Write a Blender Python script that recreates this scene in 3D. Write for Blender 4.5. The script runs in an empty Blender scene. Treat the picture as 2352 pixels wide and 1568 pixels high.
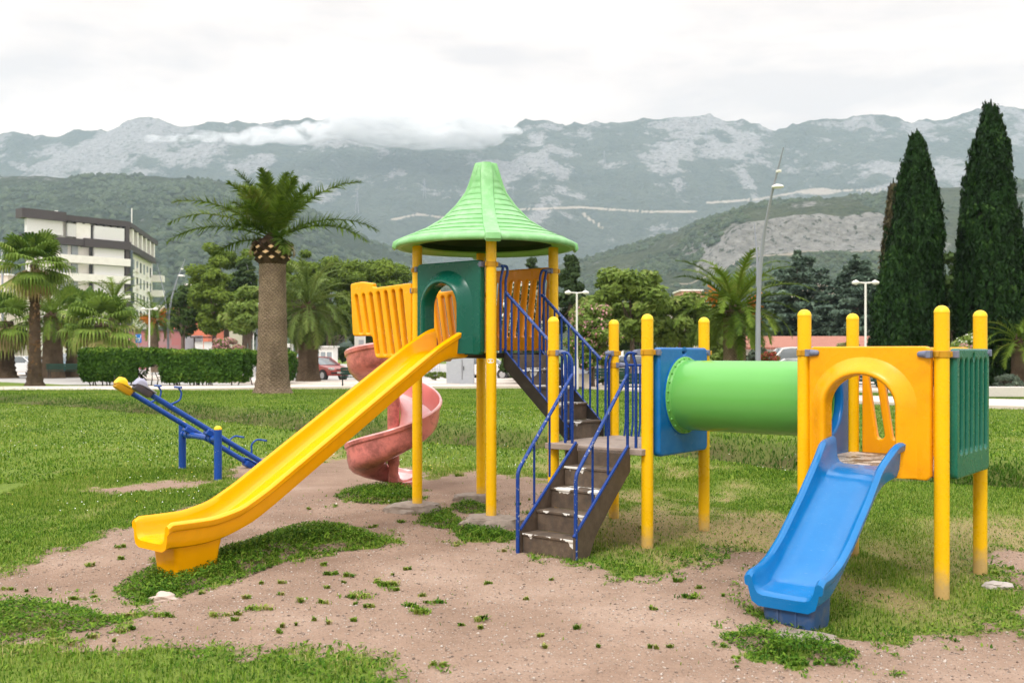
import bpy, bmesh, math, random
import numpy as np
from mathutils import Vector, Matrix
random.seed(7); rng = np.random.default_rng(7)
PI = math.pi; R = math.radians
scene = bpy.context.scene
COL = scene.collection
FPX, CX, HZ, EYE = 2286.8, 1176.0, 810.1, 1.70      # survey constants used to turn sightings into metres

def at(x, y, Y):
    return Vector(((x - CX) / FPX * Y, Y, EYE - (y - HZ) / FPX * Y))
def gp(x, y, z=0.0):
    Y = (EYE - z) * FPX / (y - HZ)
    return ((x - CX) / FPX * Y, Y)

# ------------------------------------------------------------------ materials
def srgb(r, g, b):
    f = lambda c: (c / 12.92 if c <= .04045 else ((c + .055) / 1.055) ** 2.4)
    return (f(r / 255), f(g / 255), f(b / 255))
class NT:
    def __init__(s, name):
        s.m = bpy.data.materials.new(name); s.m.use_nodes = True
        s.t = s.m.node_tree; s.t.nodes.clear()
        s.out = s.n('ShaderNodeOutputMaterial')
    def n(s, typ, ins=None, **kw):
        nd = s.t.nodes.new(typ)
        for k, v in kw.items(): setattr(nd, k, v)
        for k, v in (ins or {}).items(): s.set(nd, k, v)
        return nd
    def set(s, nd, k, v):
        sock = nd.inputs[k]
        if isinstance(v, bpy.types.NodeSocket): s.t.links.new(v, sock)
        elif isinstance(v, bpy.types.Node): s.t.links.new(v.outputs[0], sock)
        else:
            if sock.type == 'RGBA' and len(v) == 3: v = (*v, 1)
            sock.default_value = v
    def noise(s, vec, scale, detail=4, rough=.55, out='Fac', dist=0):
        return s.n('ShaderNodeTexNoise', {'Vector': vec, 'Scale': scale, 'Detail': detail, 'Roughness': rough, 'Distortion': dist}).outputs[out]
    def ramp(s, fac, stops, interp='LINEAR'):
        r = s.n('ShaderNodeValToRGB', {'Fac': fac}); cr = r.color_ramp; cr.interpolation = interp
        while len(cr.elements) < len(stops): cr.elements.new(.5)
        for e, (p, c) in zip(cr.elements, stops):
            e.position = p; e.color = (c, c, c, 1) if isinstance(c, (int, float)) else (*c, 1)
        return r.outputs[0]
    def mix(s, fac, a, b, mode='MIX'):
        m = s.n('ShaderNodeMix', data_type='RGBA', blend_type=mode)
        s.set(m, 0, fac); s.set(m, 6, a); s.set(m, 7, b)
        return m.outputs[2]
    def math(s, op, a, b=0.0, c=0.0):
        m = s.n('ShaderNodeMath', operation=op); s.set(m, 0, a); s.set(m, 1, b); s.set(m, 2, c)
        return m.outputs[0]
    def bump(s, h, strength=.3, dist=.01):
        return s.n('ShaderNodeBump', {'Height': h, 'Strength': strength, 'Distance': dist}).outputs[0]
    def coord(s, which='Object'):
        return s.n('ShaderNodeTexCoord').outputs[which]
    def attr(s, name):
        return s.n('ShaderNodeAttribute', attribute_name=name)
    def bsdf(s, col, rough=.5, normal=None, **kw):
        b = s.n('ShaderNodeBsdfPrincipled'); s.set(b, 'Base Color', col); s.set(b, 'Roughness', rough)
        if normal is not None: s.set(b, 'Normal', normal)
        for k, v in kw.items(): s.set(b, k.replace('_', ' '), v)
        return b
    def done(s, sh):
        s.t.links.new(sh.outputs[0] if isinstance(sh, bpy.types.Node) else sh, s.out.inputs['Surface']); return s.m

def sc3(c, k): return tuple(max(0, min(1, v * k)) for v in c)
def plain(name, col, rough=.5, var=.12, scale=5, bump=0, bscale=80, dirt=None, dscale=6, damt=.5, spec=.32, metal=0.0, scratch=0):
    t = NT(name); co = t.coord()
    base = t.mix(t.noise(co, scale, 5), sc3(col, 1 - var), sc3(col, 1 + var))
    if dirt is not None:
        msk = t.ramp(t.noise(co, dscale, 8, .65), [(.52 - .1 * damt, 0.0), (.75, damt)])
        base = t.mix(msk, base, dirt)
    if scratch:
        v = t.n('ShaderNodeMapping', {'Vector': co, 'Scale': (3, 3, 45)})
        msk = t.ramp(t.noise(v, 6, 6, .7), [(.64, 0.0), (.70, scratch)])
        base = t.mix(msk, base, (.75, .75, .7))
    rg = t.math('ADD', t.math('MULTIPLY', t.noise(co, scale * 3, 4), .25), rough - .12)
    nm = t.bump(t.noise(co, bscale, 4), bump, .01) if bump else None
    return t.done(t.bsdf(base, rg, nm, Specular_IOR_Level=spec, Metallic=metal))

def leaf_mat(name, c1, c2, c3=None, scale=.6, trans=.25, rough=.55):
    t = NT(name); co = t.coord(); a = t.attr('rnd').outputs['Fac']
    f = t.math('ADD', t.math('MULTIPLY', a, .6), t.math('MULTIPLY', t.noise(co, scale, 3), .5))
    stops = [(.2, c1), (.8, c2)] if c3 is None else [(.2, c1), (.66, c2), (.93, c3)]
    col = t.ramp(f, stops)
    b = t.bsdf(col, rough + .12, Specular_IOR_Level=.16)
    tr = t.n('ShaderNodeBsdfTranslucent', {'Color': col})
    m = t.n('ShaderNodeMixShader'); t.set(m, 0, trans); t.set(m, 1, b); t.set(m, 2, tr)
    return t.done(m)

# ------------------------------------------------------------------ object helpers
def tag(o, label=None, cat=None, group=None, kind=None):
    if label: o['label'] = label
    if cat: o['category'] = cat
    if group: o['group'] = group
    if kind: o['kind'] = kind
    return o
def link(name, me, mats, parent=None, loc=None):
    o = bpy.data.objects.new(name, me); COL.objects.link(o)
    for m in (mats if isinstance(mats, (list, tuple)) else [mats]): me.materials.append(m)
    if parent is not None: o.parent = parent
    if loc is not None: o.location = loc
    return o
def empty(name, loc=(0, 0, 0), rz=0.0):
    o = bpy.data.objects.new(name, None); COL.objects.link(o); o.location = loc; o.rotation_euler = (0, 0, rz)
    o.empty_display_size = .1
    return o
def copy_tree(o, parent=None):
    c = o.copy(); COL.objects.link(c)
    if parent is not None: c.parent = parent
    for ch in list(o.children): copy_tree(ch, c)
    return c

class MB:
    "collects shapes, becomes one mesh"
    def __init__(s): s.v = []; s.f = []; s.mi = []
    def add(s, vs, fs, mi=0):
        k = len(s.v); s.v += [tuple(v) for v in vs]; s.f += [tuple(i + k for i in f) for f in fs]; s.mi += [mi] * len(fs); return s
    def box(s, c, d, mi=0, rz=0.0, M=None):
        x, y, z = d[0] / 2, d[1] / 2, d[2] / 2
        vs = [Vector(p) for p in ((-x, -y, -z), (x, -y, -z), (x, y, -z), (-x, y, -z), (-x, -y, z), (x, -y, z), (x, y, z), (-x, y, z))]
        T = M if M is not None else Matrix.Translation(c) @ Matrix.Rotation(rz, 4, 'Z')
        return s.add([T @ v for v in vs], [(3, 2, 1, 0), (4, 5, 6, 7), (0, 1, 5, 4), (1, 2, 6, 5), (2, 3, 7, 6), (3, 0, 4, 7)], mi)
    def lathe(s, prof, c=(0, 0, 0), n=24, mi=0, M=None, cap=True):
        T = M if M is not None else Matrix.Translation(c)
        vs = []; fs = []
        for r, z in prof:
            for i in range(n):
                a = 2 * PI * i / n; vs.append(T @ Vector((r * math.cos(a), r * math.sin(a), z)))
        for j in range(len(prof) - 1):
            for i in range(n):
                k = (i + 1) % n; fs.append((j * n + i, j * n + k, (j + 1) * n + k, (j + 1) * n + i))
        if cap:
            fs.append(tuple(range(n - 1, -1, -1))); m = (len(prof) - 1) * n; fs.append(tuple(m + i for i in range(n)))
        return s.add(vs, fs, mi)
    def tube(s, pts, r, n=10, mi=0, closed=False):
        pts = [Vector(p) for p in pts]; rs = r if isinstance(r, (list, tuple)) else [r] * len(pts)
        vs = []; fs = []; up = None
        for i, p in enumerate(pts):
            d = (pts[min(i + 1, len(pts) - 1)] - pts[max(i - 1, 0)])
            if d.length < 1e-9: d = Vector((0, 0, 1))
            d.normalize()
            if up is None: up = Vector((0, 0, 1)) if abs(d.z) < .9 else Vector((1, 0, 0))
            x = (up - d * up.dot(d)).normalized(); y = d.cross(x); up = x
            for k in range(n):
                a = 2 * PI * k / n; vs.append(p + (x * math.cos(a) + y * math.sin(a)) * rs[i])
        for i in range(len(pts) - 1):
            for k in range(n):
                m = (k + 1) % n; fs.append((i * n + k, i * n + m, (i + 1) * n + m, (i + 1) * n + k))
        fs.append(tuple(range(n - 1, -1, -1))); b = (len(pts) - 1) * n; fs.append(tuple(b + k for k in range(n)))
        return s.add(vs, fs, mi)
    def loft(s, rings, mi=0, caps=True, close=True):
        n = len(rings[0]); vs = [p for r in rings for p in r]; fs = []
        m = n if close else n - 1
        for j in range(len(rings) - 1):
            for i in range(m):
                k = (i + 1) % n; fs.append((j * n + i, j * n + k, (j + 1) * n + k, (j + 1) * n + i))
        if caps and close:
            fs.append(tuple(range(n - 1, -1, -1))); b = (len(rings) - 1) * n; fs.append(tuple(b + i for i in range(n)))
        return s.add(vs, fs, mi)
    def mesh(s, name, smooth=35):
        me = bpy.data.meshes.new(name); me.from_pydata(s.v, [], s.f)
        me.polygons.foreach_set('material_index', s.mi)
        bm = bmesh.new(); bm.from_mesh(me); bmesh.ops.recalc_face_normals(bm, faces=bm.faces); bm.to_mesh(me); bm.free()
        if smooth:
            me.polygons.foreach_set('use_smooth', [True] * len(me.polygons)); me.set_sharp_from_angle(angle=R(smooth))
        me.update(); return me
    def build(s, name, mats, parent=None, smooth=35, bevel=0, loc=None, seg=2):
        o = link(name, s.mesh(name, smooth), mats, parent, loc)
        if bevel:
            b = o.modifiers.new('bevel', 'BEVEL'); b.width = bevel; b.segments = seg; b.limit_method = 'ANGLE'; b.angle_limit = R(35)
            b.harden_normals = False
        return o

def npmesh(name, V, F, rnd=None, smooth=False):
    "V (n,3) float array, F (m,k) int array"
    me = bpy.data.meshes.new(name); V = np.ascontiguousarray(V, dtype=np.float32); F = np.ascontiguousarray(F, dtype=np.int32)
    m, k = F.shape
    me.vertices.add(len(V)); me.vertices.foreach_set('co', V.ravel())
    me.loops.add(m * k); me.loops.foreach_set('vertex_index', F.ravel())
    me.polygons.add(m); me.polygons.foreach_set('loop_start', np.arange(0, m * k, k, dtype=np.int32))
    me.polygons.foreach_set('loop_total', np.full(m, k, dtype=np.int32))
    if smooth: me.polygons.foreach_set('use_smooth', np.ones(m, dtype=bool))
    me.update(calc_edges=True)
    if rnd is not None:
        a = me.attributes.new('rnd', 'FLOAT', 'POINT'); a.data.foreach_set('value', np.ascontiguousarray(rnd, dtype=np.float32))
    return me

def flat_panel(name, outer, holes, thick, bevel, M, seg=3):
    "2-D outline with holes -> rounded solid; outline in (x, y), thickness along z, then placed by M"
    cu = bpy.data.curves.new(name, 'CURVE'); cu.dimensions = '2D'; cu.fill_mode = 'BOTH'
    cu.extrude = max(thick / 2 - bevel, 1e-4); cu.bevel_depth = bevel; cu.bevel_resolution = seg; cu.offset = -bevel
    for loop in [outer] + list(holes):
        sp = cu.splines.new('POLY'); sp.points.add(len(loop) - 1); sp.use_cyclic_u = True
        for p, (x, y) in zip(sp.points, loop): p.co = (x, y, 0, 1)
    ob = bpy.data.objects.new('tmp', cu); COL.objects.link(ob)
    dg = bpy.context.evaluated_depsgraph_get()
    me = bpy.data.meshes.new_from_object(ob.evaluated_get(dg)); bpy.data.objects.remove(ob); bpy.data.curves.remove(cu)
    me.transform(M); me.polygons.foreach_set('use_smooth', [True] * len(me.polygons)); me.set_sharp_from_angle(angle=R(40))
    me.materials.clear(); me.update(); return me
def rrect(x0, y0, x1, y1, r, n=5):
    pts = []
    for cx, cy, a0 in ((x1 - r, y0 + r, -90), (x1 - r, y1 - r, 0), (x0 + r, y1 - r, 90), (x0 + r, y0 + r, 180)):
        for i in range(n + 1):
            a = R(a0 + 90 * i / n); pts.append((cx + r * math.cos(a), cy + r * math.sin(a)))
    return pts
def round_poly(pts, r, n=4):
    out = []; N = len(pts)
    for i in range(N):
        p0, p, p1 = Vector(pts[i - 1]), Vector(pts[i]), Vector(pts[(i + 1) % N])
        a = (p0 - p); b = (p1 - p); rr = min(r, a.length * .45, b.length * .45)
        A = p + a.normalized() * rr; B = p + b.normalized() * rr
        for k in range(n + 1):
            t = k / n; out.append(tuple(A * (1 - t) ** 2 + p * 2 * t * (1 - t) + B * t * t))
    return out
def slot(xa, za, xb, zb, w, n=6):
    "capsule from a (bottom) to b (top)"
    d = Vector((xb - xa, zb - za)).normalized(); q = Vector((d.y, -d.x)); ang = math.atan2(q.y, q.x); pts = []
    for i in range(n + 1):
        a = ang + PI * i / n; pts.append((xb + w / 2 * math.cos(a), zb + w / 2 * math.sin(a)))
    for i in range(n + 1):
        a = ang + PI + PI * i / n; pts.append((xa + w / 2 * math.cos(a), za + w / 2 * math.sin(a)))
    return pts

# numpy value noise
def _h(ix, iy, s):
    n = (ix.astype(np.int64) * 374761393 + iy.astype(np.int64) * 668265263 + s * 974634777) & 0xffffffff
    n = ((n ^ (n >> 13)) * 1274126177) & 0xffffffff
    return ((n ^ (n >> 16)) & 0xffff) / 65535.0
def vnoise(x, y, s=0):
    x = np.asarray(x, float); y = np.asarray(y, float); ix = np.floor(x); iy = np.floor(y); fx = x - ix; fy = y - iy
    fx = fx * fx * (3 - 2 * fx); fy = fy * fy * (3 - 2 * fy)
    a, b, c, d = _h(ix, iy, s), _h(ix + 1, iy, s), _h(ix, iy + 1, s), _h(ix + 1, iy + 1, s)
    return (a + (b - a) * fx) * (1 - fy) + (c + (d - c) * fx) * fy
def fbm(x, y, o=4, s=0, g=.5):
    t = 0; a = 1; n = 0
    for i in range(o):
        t = t + a * vnoise(x * 2 ** i, y * 2 ** i, s + i * 17); n += a; a *= g
    return t / n
def ridged(x, y, o=5, s=0):
    t = 0; a = 1; n = 0
    for i in range(o):
        t = t + a * (1 - np.abs(2 * vnoise(x * 2 ** i, y * 2 ** i, s + i * 31) - 1)); n += a; a *= .5
    return t / n
def smooth(a, b, x):
    t = np.clip((x - a) / (b - a), 0, 1); return t * t * (3 - 2 * t)
def polysd(X, Y, poly):
    "signed distance, positive inside"
    P = np.array(poly, float); n = len(P); d2 = np.full(X.shape, 1e18); ins = np.zeros(X.shape, bool)
    for i in range(n):
        ax, ay = P[i]; bx, by = P[(i + 1) % n]; ex, ey = bx - ax, by - ay
        t = np.clip(((X - ax) * ex + (Y - ay) * ey) / (ex * ex + ey * ey + 1e-12), 0, 1)
        d2 = np.minimum(d2, (X - ax - t * ex) ** 2 + (Y - ay - t * ey) ** 2)
        if ay != by:
            c = ((ay > Y) != (by > Y)) & (X < (bx - ax) * (Y - ay) / (by - ay) + ax); ins ^= c
    d = np.sqrt(d2); return np.where(ins, d, -d)
# ------------------------------------------------------------------ camera, sky, sun
cam = bpy.data.cameras.new('camera'); cam.sensor_width = 36; cam.lens = 36 * FPX / 2352; cam.clip_end = 30000; cam.clip_start = .1
cam.shift_y = 26.1 / 2352
cam.dof.use_dof = True; cam.dof.focus_distance = 8.8; cam.dof.aperture_fstop = 3.2
camo = bpy.data.objects.new('camera', cam); COL.objects.link(camo); camo.location = (0, 0, EYE); camo.rotation_euler = (PI / 2, 0, 0)
scene.camera = camo
w = bpy.data.worlds.new('World'); scene.world = w; w.use_nodes = True
nt = w.node_tree; nt.nodes.clear()
def wn(t, **k):
    n = nt.nodes.new(t)
    for a, b in k.items(): setattr(n, a, b)
    return n
SUN_EL, SUN_AZ = R(48), R(208)     # azimuth clockwise from +Y
sky = wn('ShaderNodeTexSky', sky_type='NISHITA', sun_disc=False); sky.sun_elevation = SUN_EL; sky.sun_rotation = SUN_AZ
tc = wn('ShaderNodeTexCoord'); mp = wn('ShaderNodeMapping'); mp.inputs['Scale'].default_value = (1.0, 1.0, 3.2)
nt.links.new(tc.outputs['Generated'], mp.inputs['Vector'])
n1 = wn('ShaderNodeTexNoise'); n1.inputs['Scale'].default_value = 3.6; n1.inputs['Detail'].default_value = 7; n1.inputs['Roughness'].default_value = .5
n1.inputs['Distortion'].default_value = .25
nt.links.new(mp.outputs[0], n1.inputs['Vector'])
cr = wn('ShaderNodeValToRGB'); e = cr.color_ramp.elements
e[0].position = .38; e[0].color = (6.5, 6.4, 6.35, 1); e[1].position = .58; e[1].color = (9.6, 9.05, 8.4, 1)
nt.links.new(n1.outputs['Fac'], cr.inputs['Fac'])
sx = wn('ShaderNodeSeparateXYZ'); nt.links.new(tc.outputs['Generated'], sx.inputs[0])
zr = wn('ShaderNodeMapRange', interpolation_type='SMOOTHSTEP'); zr.inputs['From Min'].default_value = .50; zr.inputs['From Max'].default_value = .85; zr.inputs['To Min'].default_value = 0.0; zr.inputs['To Max'].default_value = 1.0
nt.links.new(sx.outputs[2], zr.inputs['Value'])                # overcast sky: about three times brighter overhead than at the horizon
ov = wn('ShaderNodeMix', data_type='RGBA'); ov.inputs[6].default_value = (1.10, 1.0, .95, 1); ov.inputs[7].default_value = (2.6, 2.7, 2.85, 1); nt.links.new(zr.outputs[0], ov.inputs[0])
ml = wn('ShaderNodeVectorMath', operation='MULTIPLY'); nt.links.new(cr.outputs[0], ml.inputs[0]); nt.links.new(ov.outputs[2], ml.inputs[1])
mx = wn('ShaderNodeMix', data_type='RGBA'); mx.inputs[0].default_value = .97
nt.links.new(sky.outputs[0], mx.inputs[6]); nt.links.new(ml.outputs[0], mx.inputs[7])
bg = wn('ShaderNodeBackground'); bg.inputs['Strength'].default_value = .1
nt.links.new(mx.outputs[2], bg.inputs['Color'])
wo = wn('ShaderNodeOutputWorld'); nt.links.new(bg.outputs[0], wo.inputs['Surface'])
sun = bpy.data.lights.new('sun', 'SUN'); sun.energy = 1.5; sun.angle = R(16); sun.color = (1, .96, .9)
suno = bpy.data.objects.new('sun', sun); COL.objects.link(suno)
sd = Vector((math.sin(SUN_AZ) * math.cos(SUN_EL), math.cos(SUN_AZ) * math.cos(SUN_EL), math.sin(SUN_EL)))
suno.rotation_euler = sd.to_track_quat('Z', 'Y').to_euler()
vs = scene.view_settings; vs.view_transform = 'Standard'; vs.look = 'None'; vs.exposure = 0.48; vs.gamma = 1; vs.use_curve_mapping = False
scene.cycles.use_denoising = True
scene.cycles.max_bounces = 8; scene.cycles.transparent_max_bounces = 8; scene.cycles.volume_bounces = 6
scene.cycles.sample_clamp_indirect = 8
# ------------------------------------------------------------------ play structure
def paint(name, col, chip=(.75, .74, .70), rough=.33, chipamt=.70, grime=(.30, .22, .12), gamt=.35, fade=.1, base_dirt=False):
    t = NT(name); co = t.coord()
    base = t.mix(t.noise(co, 2.5, 4), sc3(col, 1 - fade), sc3(col, 1 + fade))
    g = t.ramp(t.noise(co, 9, 8, .7), [(.55, 0.0), (.8, gamt)])
    base = t.mix(g, base, grime)
    st = t.n('ShaderNodeMapping', {'Vector': co, 'Scale': (22, 22, 1.2)})
    base = t.mix(t.ramp(t.noise(st, 2, 5, .6), [(.58, 0.0), (.85, gamt * .8)]), base, grime)
    zz = t.n('ShaderNodeSeparateXYZ', {'Vector': co}).outputs[2]
    if base_dirt: base = t.mix(t.ramp(t.math('ADD', zz, t.math('MULTIPLY', t.noise(co, 11, 6, .7), .30)), [(.16, .75), (.34, 0.0)]), base, (.40, .30, .18))
    c = t.ramp(t.noise(co, 38, 6, .6), [(chipamt, 0.0), (chipamt + .025, 1.0)])
    base = t.mix(c, base, chip)
    rg = t.math('ADD', t.math('MULTIPLY', t.noise(co, 14, 5), .3), rough - .13)
    return t.done(t.bsdf(base, rg, t.bump(t.noise(co, 120, 3), .06, .003), Specular_IOR_Level=.35))
YEL = (.88, .50, .004)
M_post = paint('yellow_paint', YEL, base_dirt=True, rough=.27, chipamt=.74, gamt=.28, grime=(.62, .32, .01))
M_cap = plain('yellow_cap', (.92, .58, .02), .4, .06)
M_slide_y = plain('yellow_plastic', (.93, .405, .001), .17, .07, 3, .03, 50, dirt=(.70, .33, .004), dscale=7, damt=.4, scratch=.10)
M_orange = plain('orange_plastic', (.88, .375, .003), .26, .08, 3, .04, 60, dirt=(.55, .17, .002), dscale=5, damt=.35)
M_orange2 = plain('orange_panel', (.90, .36, .003), .3, .06, 3, .03, 60, dirt=(.66, .22, .002), dscale=5, damt=.25)
M_wing = plain('amber_plastic', (.90, .40, .003), .24, .07, 3, .03, 60, dirt=(.6, .22, .003), dscale=6, damt=.3)
M_dgreen = plain('dark_green_plastic', (.003, .098, .068), .25, .12, 3, .05, 60, dirt=(.01, .11, .08), dscale=9, damt=.35)
M_tgreen = plain('teal_green_plastic', (.012, .135, .095), .28, .12, 4, .05, 60, dirt=(.03, .17, .12), dscale=8, damt=.3)
M_bslide = plain('blue_plastic', (.004, .15, .41), .16, .10, 3, .03, 40, dirt=(.015, .19, .46), dscale=5, damt=.5, scratch=.18)
M_bpanel = plain('blue_panel', (.004, .135, .42), .22, .12, 3, .05, 60, dirt=(.05, .2, .5), dscale=6, damt=.4)
M_foot_b = plain('weathered_blue', (.03, .085, .22), .5, .2, 4, .1, 40, dirt=(.2, .18, .15), dscale=7, damt=.6)
M_rail = paint('blue_rail_paint', (.005, .040, .23), rough=.27, chipamt=.71, gamt=.2, grime=(.02, .03, .10))
M_railtop = paint('worn_blue_rail', (.006, .042, .23), chip=(.35, .36, .42), rough=.35, chipamt=.60, gamt=.6, grime=(.02, .03, .07))
M_clamp = plain('grey_clamp', (.15, .17, .26), .5, .15, 12, .1, 60, dirt=(.32, .32, .36), damt=.4)
M_band = plain('ochre_band', (.55, .28, .012), .42, .15, 12, .05, 60, dirt=(.3, .13, .01), damt=.5)
M_tunnel = plain('green_tunnel', (.125, .40, .085), .2, .05, 2, .02, 40)
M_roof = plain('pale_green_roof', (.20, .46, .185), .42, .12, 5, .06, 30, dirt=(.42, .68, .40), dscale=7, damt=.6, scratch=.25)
M_roofin = plain('roof_underside', (.14, .40, .08), .5, .1, 4); M_roofdark = plain('shaded_roof_lining', (.018, .055, .016), .8, .3, 4)  # lining's near-black green has the shade inside the roof painted in
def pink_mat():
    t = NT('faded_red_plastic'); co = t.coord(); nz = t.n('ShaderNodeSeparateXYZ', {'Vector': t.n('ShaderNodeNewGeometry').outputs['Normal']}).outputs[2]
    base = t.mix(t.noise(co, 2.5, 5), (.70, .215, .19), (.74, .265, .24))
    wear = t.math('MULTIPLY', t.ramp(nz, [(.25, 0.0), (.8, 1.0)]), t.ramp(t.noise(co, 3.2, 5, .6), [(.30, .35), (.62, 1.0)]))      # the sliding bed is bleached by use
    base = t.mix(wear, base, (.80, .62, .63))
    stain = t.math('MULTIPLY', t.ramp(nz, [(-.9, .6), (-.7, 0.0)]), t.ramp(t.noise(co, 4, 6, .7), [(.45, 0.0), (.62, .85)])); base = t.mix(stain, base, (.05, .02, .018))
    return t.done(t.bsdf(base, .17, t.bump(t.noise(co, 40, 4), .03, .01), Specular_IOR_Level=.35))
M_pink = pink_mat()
M_black = plain('black_board', (.022, .020, .018), .42, .3, 6, .1, 50, dirt=(.06, .05, .04), damt=.5)
M_sticker = plain('pale_sticker', (.72, .70, .66), .4, .1, 20, dirt=(.55, .45, .4), dscale=30, damt=.25)
def step_mat():
    t = NT('worn_step_board'); co = t.coord(); sp = t.n('ShaderNodeSeparateXYZ', {'Vector': co})
    base = t.ramp(t.noise(co, 7, 9, .7), [(.3, (.045, .034, .026)), (.5, (.10, .070, .048)), (.72, (.175, .125, .085))])
    st = t.n('ShaderNodeMapping', {'Vector': co, 'Scale': (30, 30, 2)})
    base = t.mix(t.ramp(t.noise(st, 1.5, 5), [(.55, 0.0), (.8, .5)]), base, (.05, .07, .075))
    fr = t.math('FRACT', t.math('DIVIDE', sp.outputs[2], .172))           # 1 just under each nosing
    n = t.noise(t.n('ShaderNodeMapping', {'Vector': co, 'Scale': (1, 1, .45)}), 6.5, 4, .5)
    h = t.math('ADD', t.math('MULTIPLY', n, 2.5), -.66)
    chip = t.ramp(t.math('ADD', fr, t.math('MULTIPLY', h, -.0) ), [(0, 0.0), (1, 1.0)])
    lim = t.math('SUBTRACT', fr, t.math('SUBTRACT', 1.62, h))
    chip = t.ramp(lim, [(.0, 0.0), (.02, 1.0)])
    base = t.mix(chip, base, t.mix(t.noise(co, 40, 5), (.62, .60, .55), (.85, .84, .80)))
    return t.done(t.bsdf(base, .62, t.bump(t.noise(co, 45, 6, .7), .35, .006)))
M_step = step_mat(); M_string = plain('brown_board', (.085, .06, .042), .6, .35, 6, .25, 40, dirt=(.16, .12, .085), damt=.6)
def deck_mat():
    t = NT('worn_deck'); co = t.coord()
    n = t.noise(t.n('ShaderNodeMapping', {'Vector': co, 'Scale': (1.3, 1, 1)}), 4.5, 9, .72)
    base = t.ramp(n, [(.40, (.09, .065, .045)), (.47, (.20, .15, .11)), (.49, (.03, .024, .02)), (.51, (.62, .57, .50)), (.63, (.55, .48, .42)), (.66, (.12, .09, .07))])
    return t.done(t.bsdf(base, .42, t.bump(n, .4, .004)))
M_deck = deck_mat()
M_landing = plain('landing_board', (.34, .27, .23), .6, .25, 6, .15, 50, dirt=(.08, .06, .05), dscale=6, damt=.7)

TH = .685
play = empty('play_structure', (-1.005, 10.56, 0), -TH)
tag(play, 'yellow posted climbing frame with green pointed roof, slides, stairs and a green crawl tunnel', 'playground')
S = 1.03
SQ = {'T': (0, 0), 'L': (1.817, -.018), 'H': (4.29, -.032)}
def corner(k, iu, iv): a, b = SQ[k]; return a + iu * S, b + iv * S
RP = .053
def post(a, b, z0, z1, cap=True):
    m = MB(); top = z1 - (.05 if cap else 0)
    m.lathe([(RP, z0), (RP, top)], (a, b, 0), 28)
    o = m.build('post', M_post, play)
    if cap:
        c = MB(); pr = [(RP + .0015, top + .001), (RP + .0015, top + .004)] + [(RP * math.cos(R(q)) + .0008, top + .004 + RP * .95 * math.sin(R(q))) for q in range(8, 86, 9)] + [(.002, top + .004 + RP * .95)]
        c.lathe(pr, (a, b, 0), 28); c.build('post_cap', M_cap, o, 50)
    return o
for k, gz in (('L', -.25), ('H', -.35)):
    for iu in (0, 1):
        for iv in (0, 1): post(*corner(k, iu, iv), gz, 2.037)
for iu in (0, 1):
    for iv in (0, 1):
        p = post(*corner('T', iu, iv), -.2, 2.83, False)
        if (iu, iv) == (1, 0):
            st = MB(); vsx = []; ac = R(-58)                              # worn oval sticker wrapped round the post
            for rr in (0, 1):
                for i in range(24):
                    q = 2 * PI * i / 24; da = rr * .72 * math.cos(q); dz = rr * .023 * math.sin(q)
                    vsx.append((S + (RP + .0012) * math.cos(ac + da), (RP + .0012) * math.sin(ac + da), 1.62 + dz))
            st.add(vsx, [(i, (i + 1) % 24, 24 + (i + 1) % 24, 24 + i) for i in range(24)]); st.build('sticker', M_sticker, p)
def clamp(a, b, z, dirs):
    m = MB(); m.lathe([(RP + .001, -.026), (RP + .007, -.024), (RP + .007, .024), (RP + .001, .026)], (a, b, z), 24)
    for q in (20, 140, 260): m.box((a + (RP + .008) * math.cos(R(q)), b + (RP + .008) * math.sin(R(q)), z), (.022, .022, .04))
    o = m.build('clamp', M_band, play, bevel=.002)
    for da, db, *of in dirs:
        oa, ob = of or (0, 0); g = MB(); a0_, b0_ = a, b; a, b = a + oa, b + ob
        T = Matrix.Translation((a + da * (RP + .012), b + db * (RP + .012), z)) @ Matrix.Rotation(math.atan2(db, da), 4, 'Z')
        g.box((0, 0, 0), (.034, .07, .054), M=T)
        g.tube([(a + da * (RP + .02), b + db * (RP + .02), z), (a + da * (RP + .05), b + db * (RP + .05), z), (a + da * (RP + .085), b + db * (RP + .085), z), (a + da * (RP + .095), b + db * (RP + .095), z)], [.028, .026, .021, .012], 12)
        g.build('clamp_knob', M_clamp, o, bevel=.004); a, b = a0_, b0_
for k, iu, iv, z, dirs in (('T', 1, 0, 2.58, [(-1, 0, -.0, -.065), (0, 1)]), ('T', 0, 0, 2.575, [(1, 0, 0, -.06)]), ('T', 1, 1, 2.575, [(0, -1)]), ('T', 0, 0, 2.36, [(-1, 0)]), ('T', 0, 1, 2.36, [(-1, 0)]),
                           ('L', 0, 0, 1.70, [(1, 0), (0, 1)]), ('L', 1, 0, 1.705, [(-1, 0), (0, 1, .06, 0)]), ('L', 0, 1, 1.695, [(0, -1)]), ('L', 0, 1, 1.575, [(1, 0)]), ('L', 1, 1, 1.70, [(0, -1, .06, 0)]), ('L', 1, 1, 1.575, [(-1, 0)]),
                           ('H', 0, 0, 1.70, [(1, 0, -.0, -.075)]), ('H', 1, 0, 1.69, [(-1, 0, 0, -.075), (0, 1, .065, 0)]), ('H', 1, 1, 1.70, [(0, -1, .065, 0), (-1, 0)]), ('H', 0, 1, 1.70, [(0, -1), (1, 0)])):
    clamp(*corner(k, iu, iv), z, dirs)
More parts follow.
